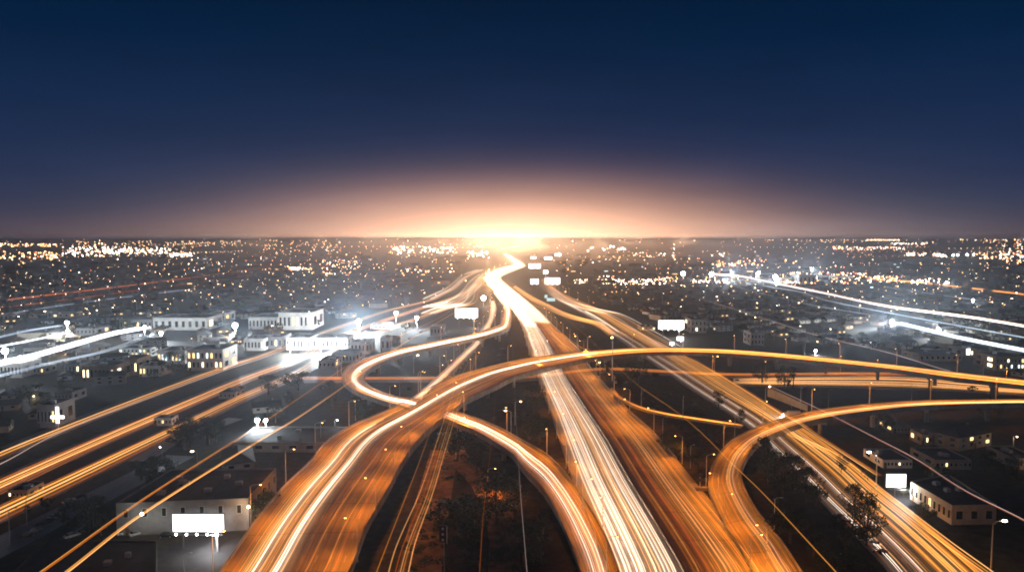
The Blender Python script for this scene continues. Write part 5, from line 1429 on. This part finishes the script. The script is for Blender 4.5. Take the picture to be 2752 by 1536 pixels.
strip('B2', [(1330, 560), (1250, 900), (1180, 1250), (1120, 1600)], 12, .03, 'service_road', 'soil', 'bare earth service track under the pale bundle of strands')
# sign box on a tall pole, in the hollow
p = P('B2', 1325, 1438)
root = empty('signal_box', (p.x, p.y, 0))
tag(root, 'black signal box with small lenses on a tall thin pole', 'signal')
zt, zb = zat('B2', 1310, 1100, p), zat('B2', 1310, 1220, p)
g = MB(); g.tube([(0, 0, 0), (0, 0, zb + .5)], .12, 8); g.build('pole', M['steel'], root)
g = MB(); g.box((-.3, 0, (zt + zb) / 2), (1.9, .9, zt - zb)); g.build('housing', M['dark_steel'], root)
for k in range(3):
    g = MB(); g.tube([(-.3, -.48, zb + (zt - zb) * (k + .5) / 3), (-.3, -.62, zb + (zt - zb) * (k + .5) / 3)], .32, 12); g.build('lens', M['headlens'], root)
g = MB(); g.box((.78, -.1, (zt + zb) / 2 - .4), (.12, 1, zt - zb)); g.build('side_panel', M['trim'], root)
# crash cushion and sign at the gore of the hook ramp
p = P('B3', 1315, 845, .4)
root = empty('gore_sign', (p.x, p.y, .3))
tag(root, 'small sign cluster and barrier block standing at the tip between freeway and hook ramp', 'road sign')
g = MB(); g.box((0, 0, .5), (5.5, 2.0, 1.0)); g.build('barrier_block', M['conc'], root)
g = MB(); g.tube([(-1.2, 0, 1), (-1.2, 0, 6.4)], .12, 6); g.tube([(1.0, 0, 1), (1.0, 0, 4.6)], .1, 6); g.build('post', M['steel'], root)
g = MB(); g.box((-1.2, -.15, 5.6), (1.9, .1, 1.6)); g.box((-1.2, -.15, 3.7), (2.4, .1, 1.2)); g.box((1.0, -.15, 3.9), (1.6, .1, 1.3)); g.build('sign_plate', M['dark_steel'], root)
# embankment wall lit yellow
a, b_ = P('T3', 355, 850), P('T3', 700, 980)
g = MB(); u = Vector((0, 0, zat('T3', 355, 770, a)))
g.quad(a, b_, b_ + u * .55, a + u); g.quad(b_ + Vector((.4, .4, 0)), a + Vector((.4, .4, 0)), a + Vector((.4, .4, 0)) + u, b_ + Vector((.4, .4, 0)) + u * .55); g.quad(a + u, b_ + u * .55, b_ + Vector((.4, .4, 0)) + u * .55, a + Vector((.4, .4, 0)) + u)
tag(g.build('sound_wall', M['stucco']), 'yellow lit sound wall beside the frontage road', 'wall')

for k_, o_ in PROTO.items():
    if k_ not in USED:
        for c_ in list(o_.children): bpy.data.objects.remove(c_)
        bpy.data.objects.remove(o_)
# ------------------------------------------------------------ added bare point lights stand in for the bright city centre, lighting the haze
rg = random.Random(5)
for k in range(90):
    y = rg.uniform(2700, 7500)
    x = rg.gauss(0, .20) * y
    o = light('haze_glow_fill', 'POINT', (1, .50, .24), 1.15e6 * (y / 3000) ** 1.4 * math.exp(-abs(x / y) * 5.5), (x, y, min(95, 62 + hz(y) * .4)), 16)
# ------------------------------------------------------------ haze
HAZE_D, HAZE_G = 0.72e-4, 0.78
hm = bpy.data.materials.new('haze'); hm.use_nodes = True
N = NT(hm.node_tree)
pv = N.n('ShaderNodeVolumePrincipled')
pv.inputs['Color'].default_value = (.74, .84, 1, 1)
pv.inputs['Density'].default_value = HAZE_D
pv.inputs['Anisotropy'].default_value = HAZE_G
o = N.n('ShaderNodeOutputMaterial')
N.l(pv.outputs[0], o.inputs['Volume'])
g = MB(); g.box((0, 37000, 59), (124000, 78000, 120))
tag(g.build('haze', hm), 'thin night haze lying over the whole city', None, None, 'stuff')
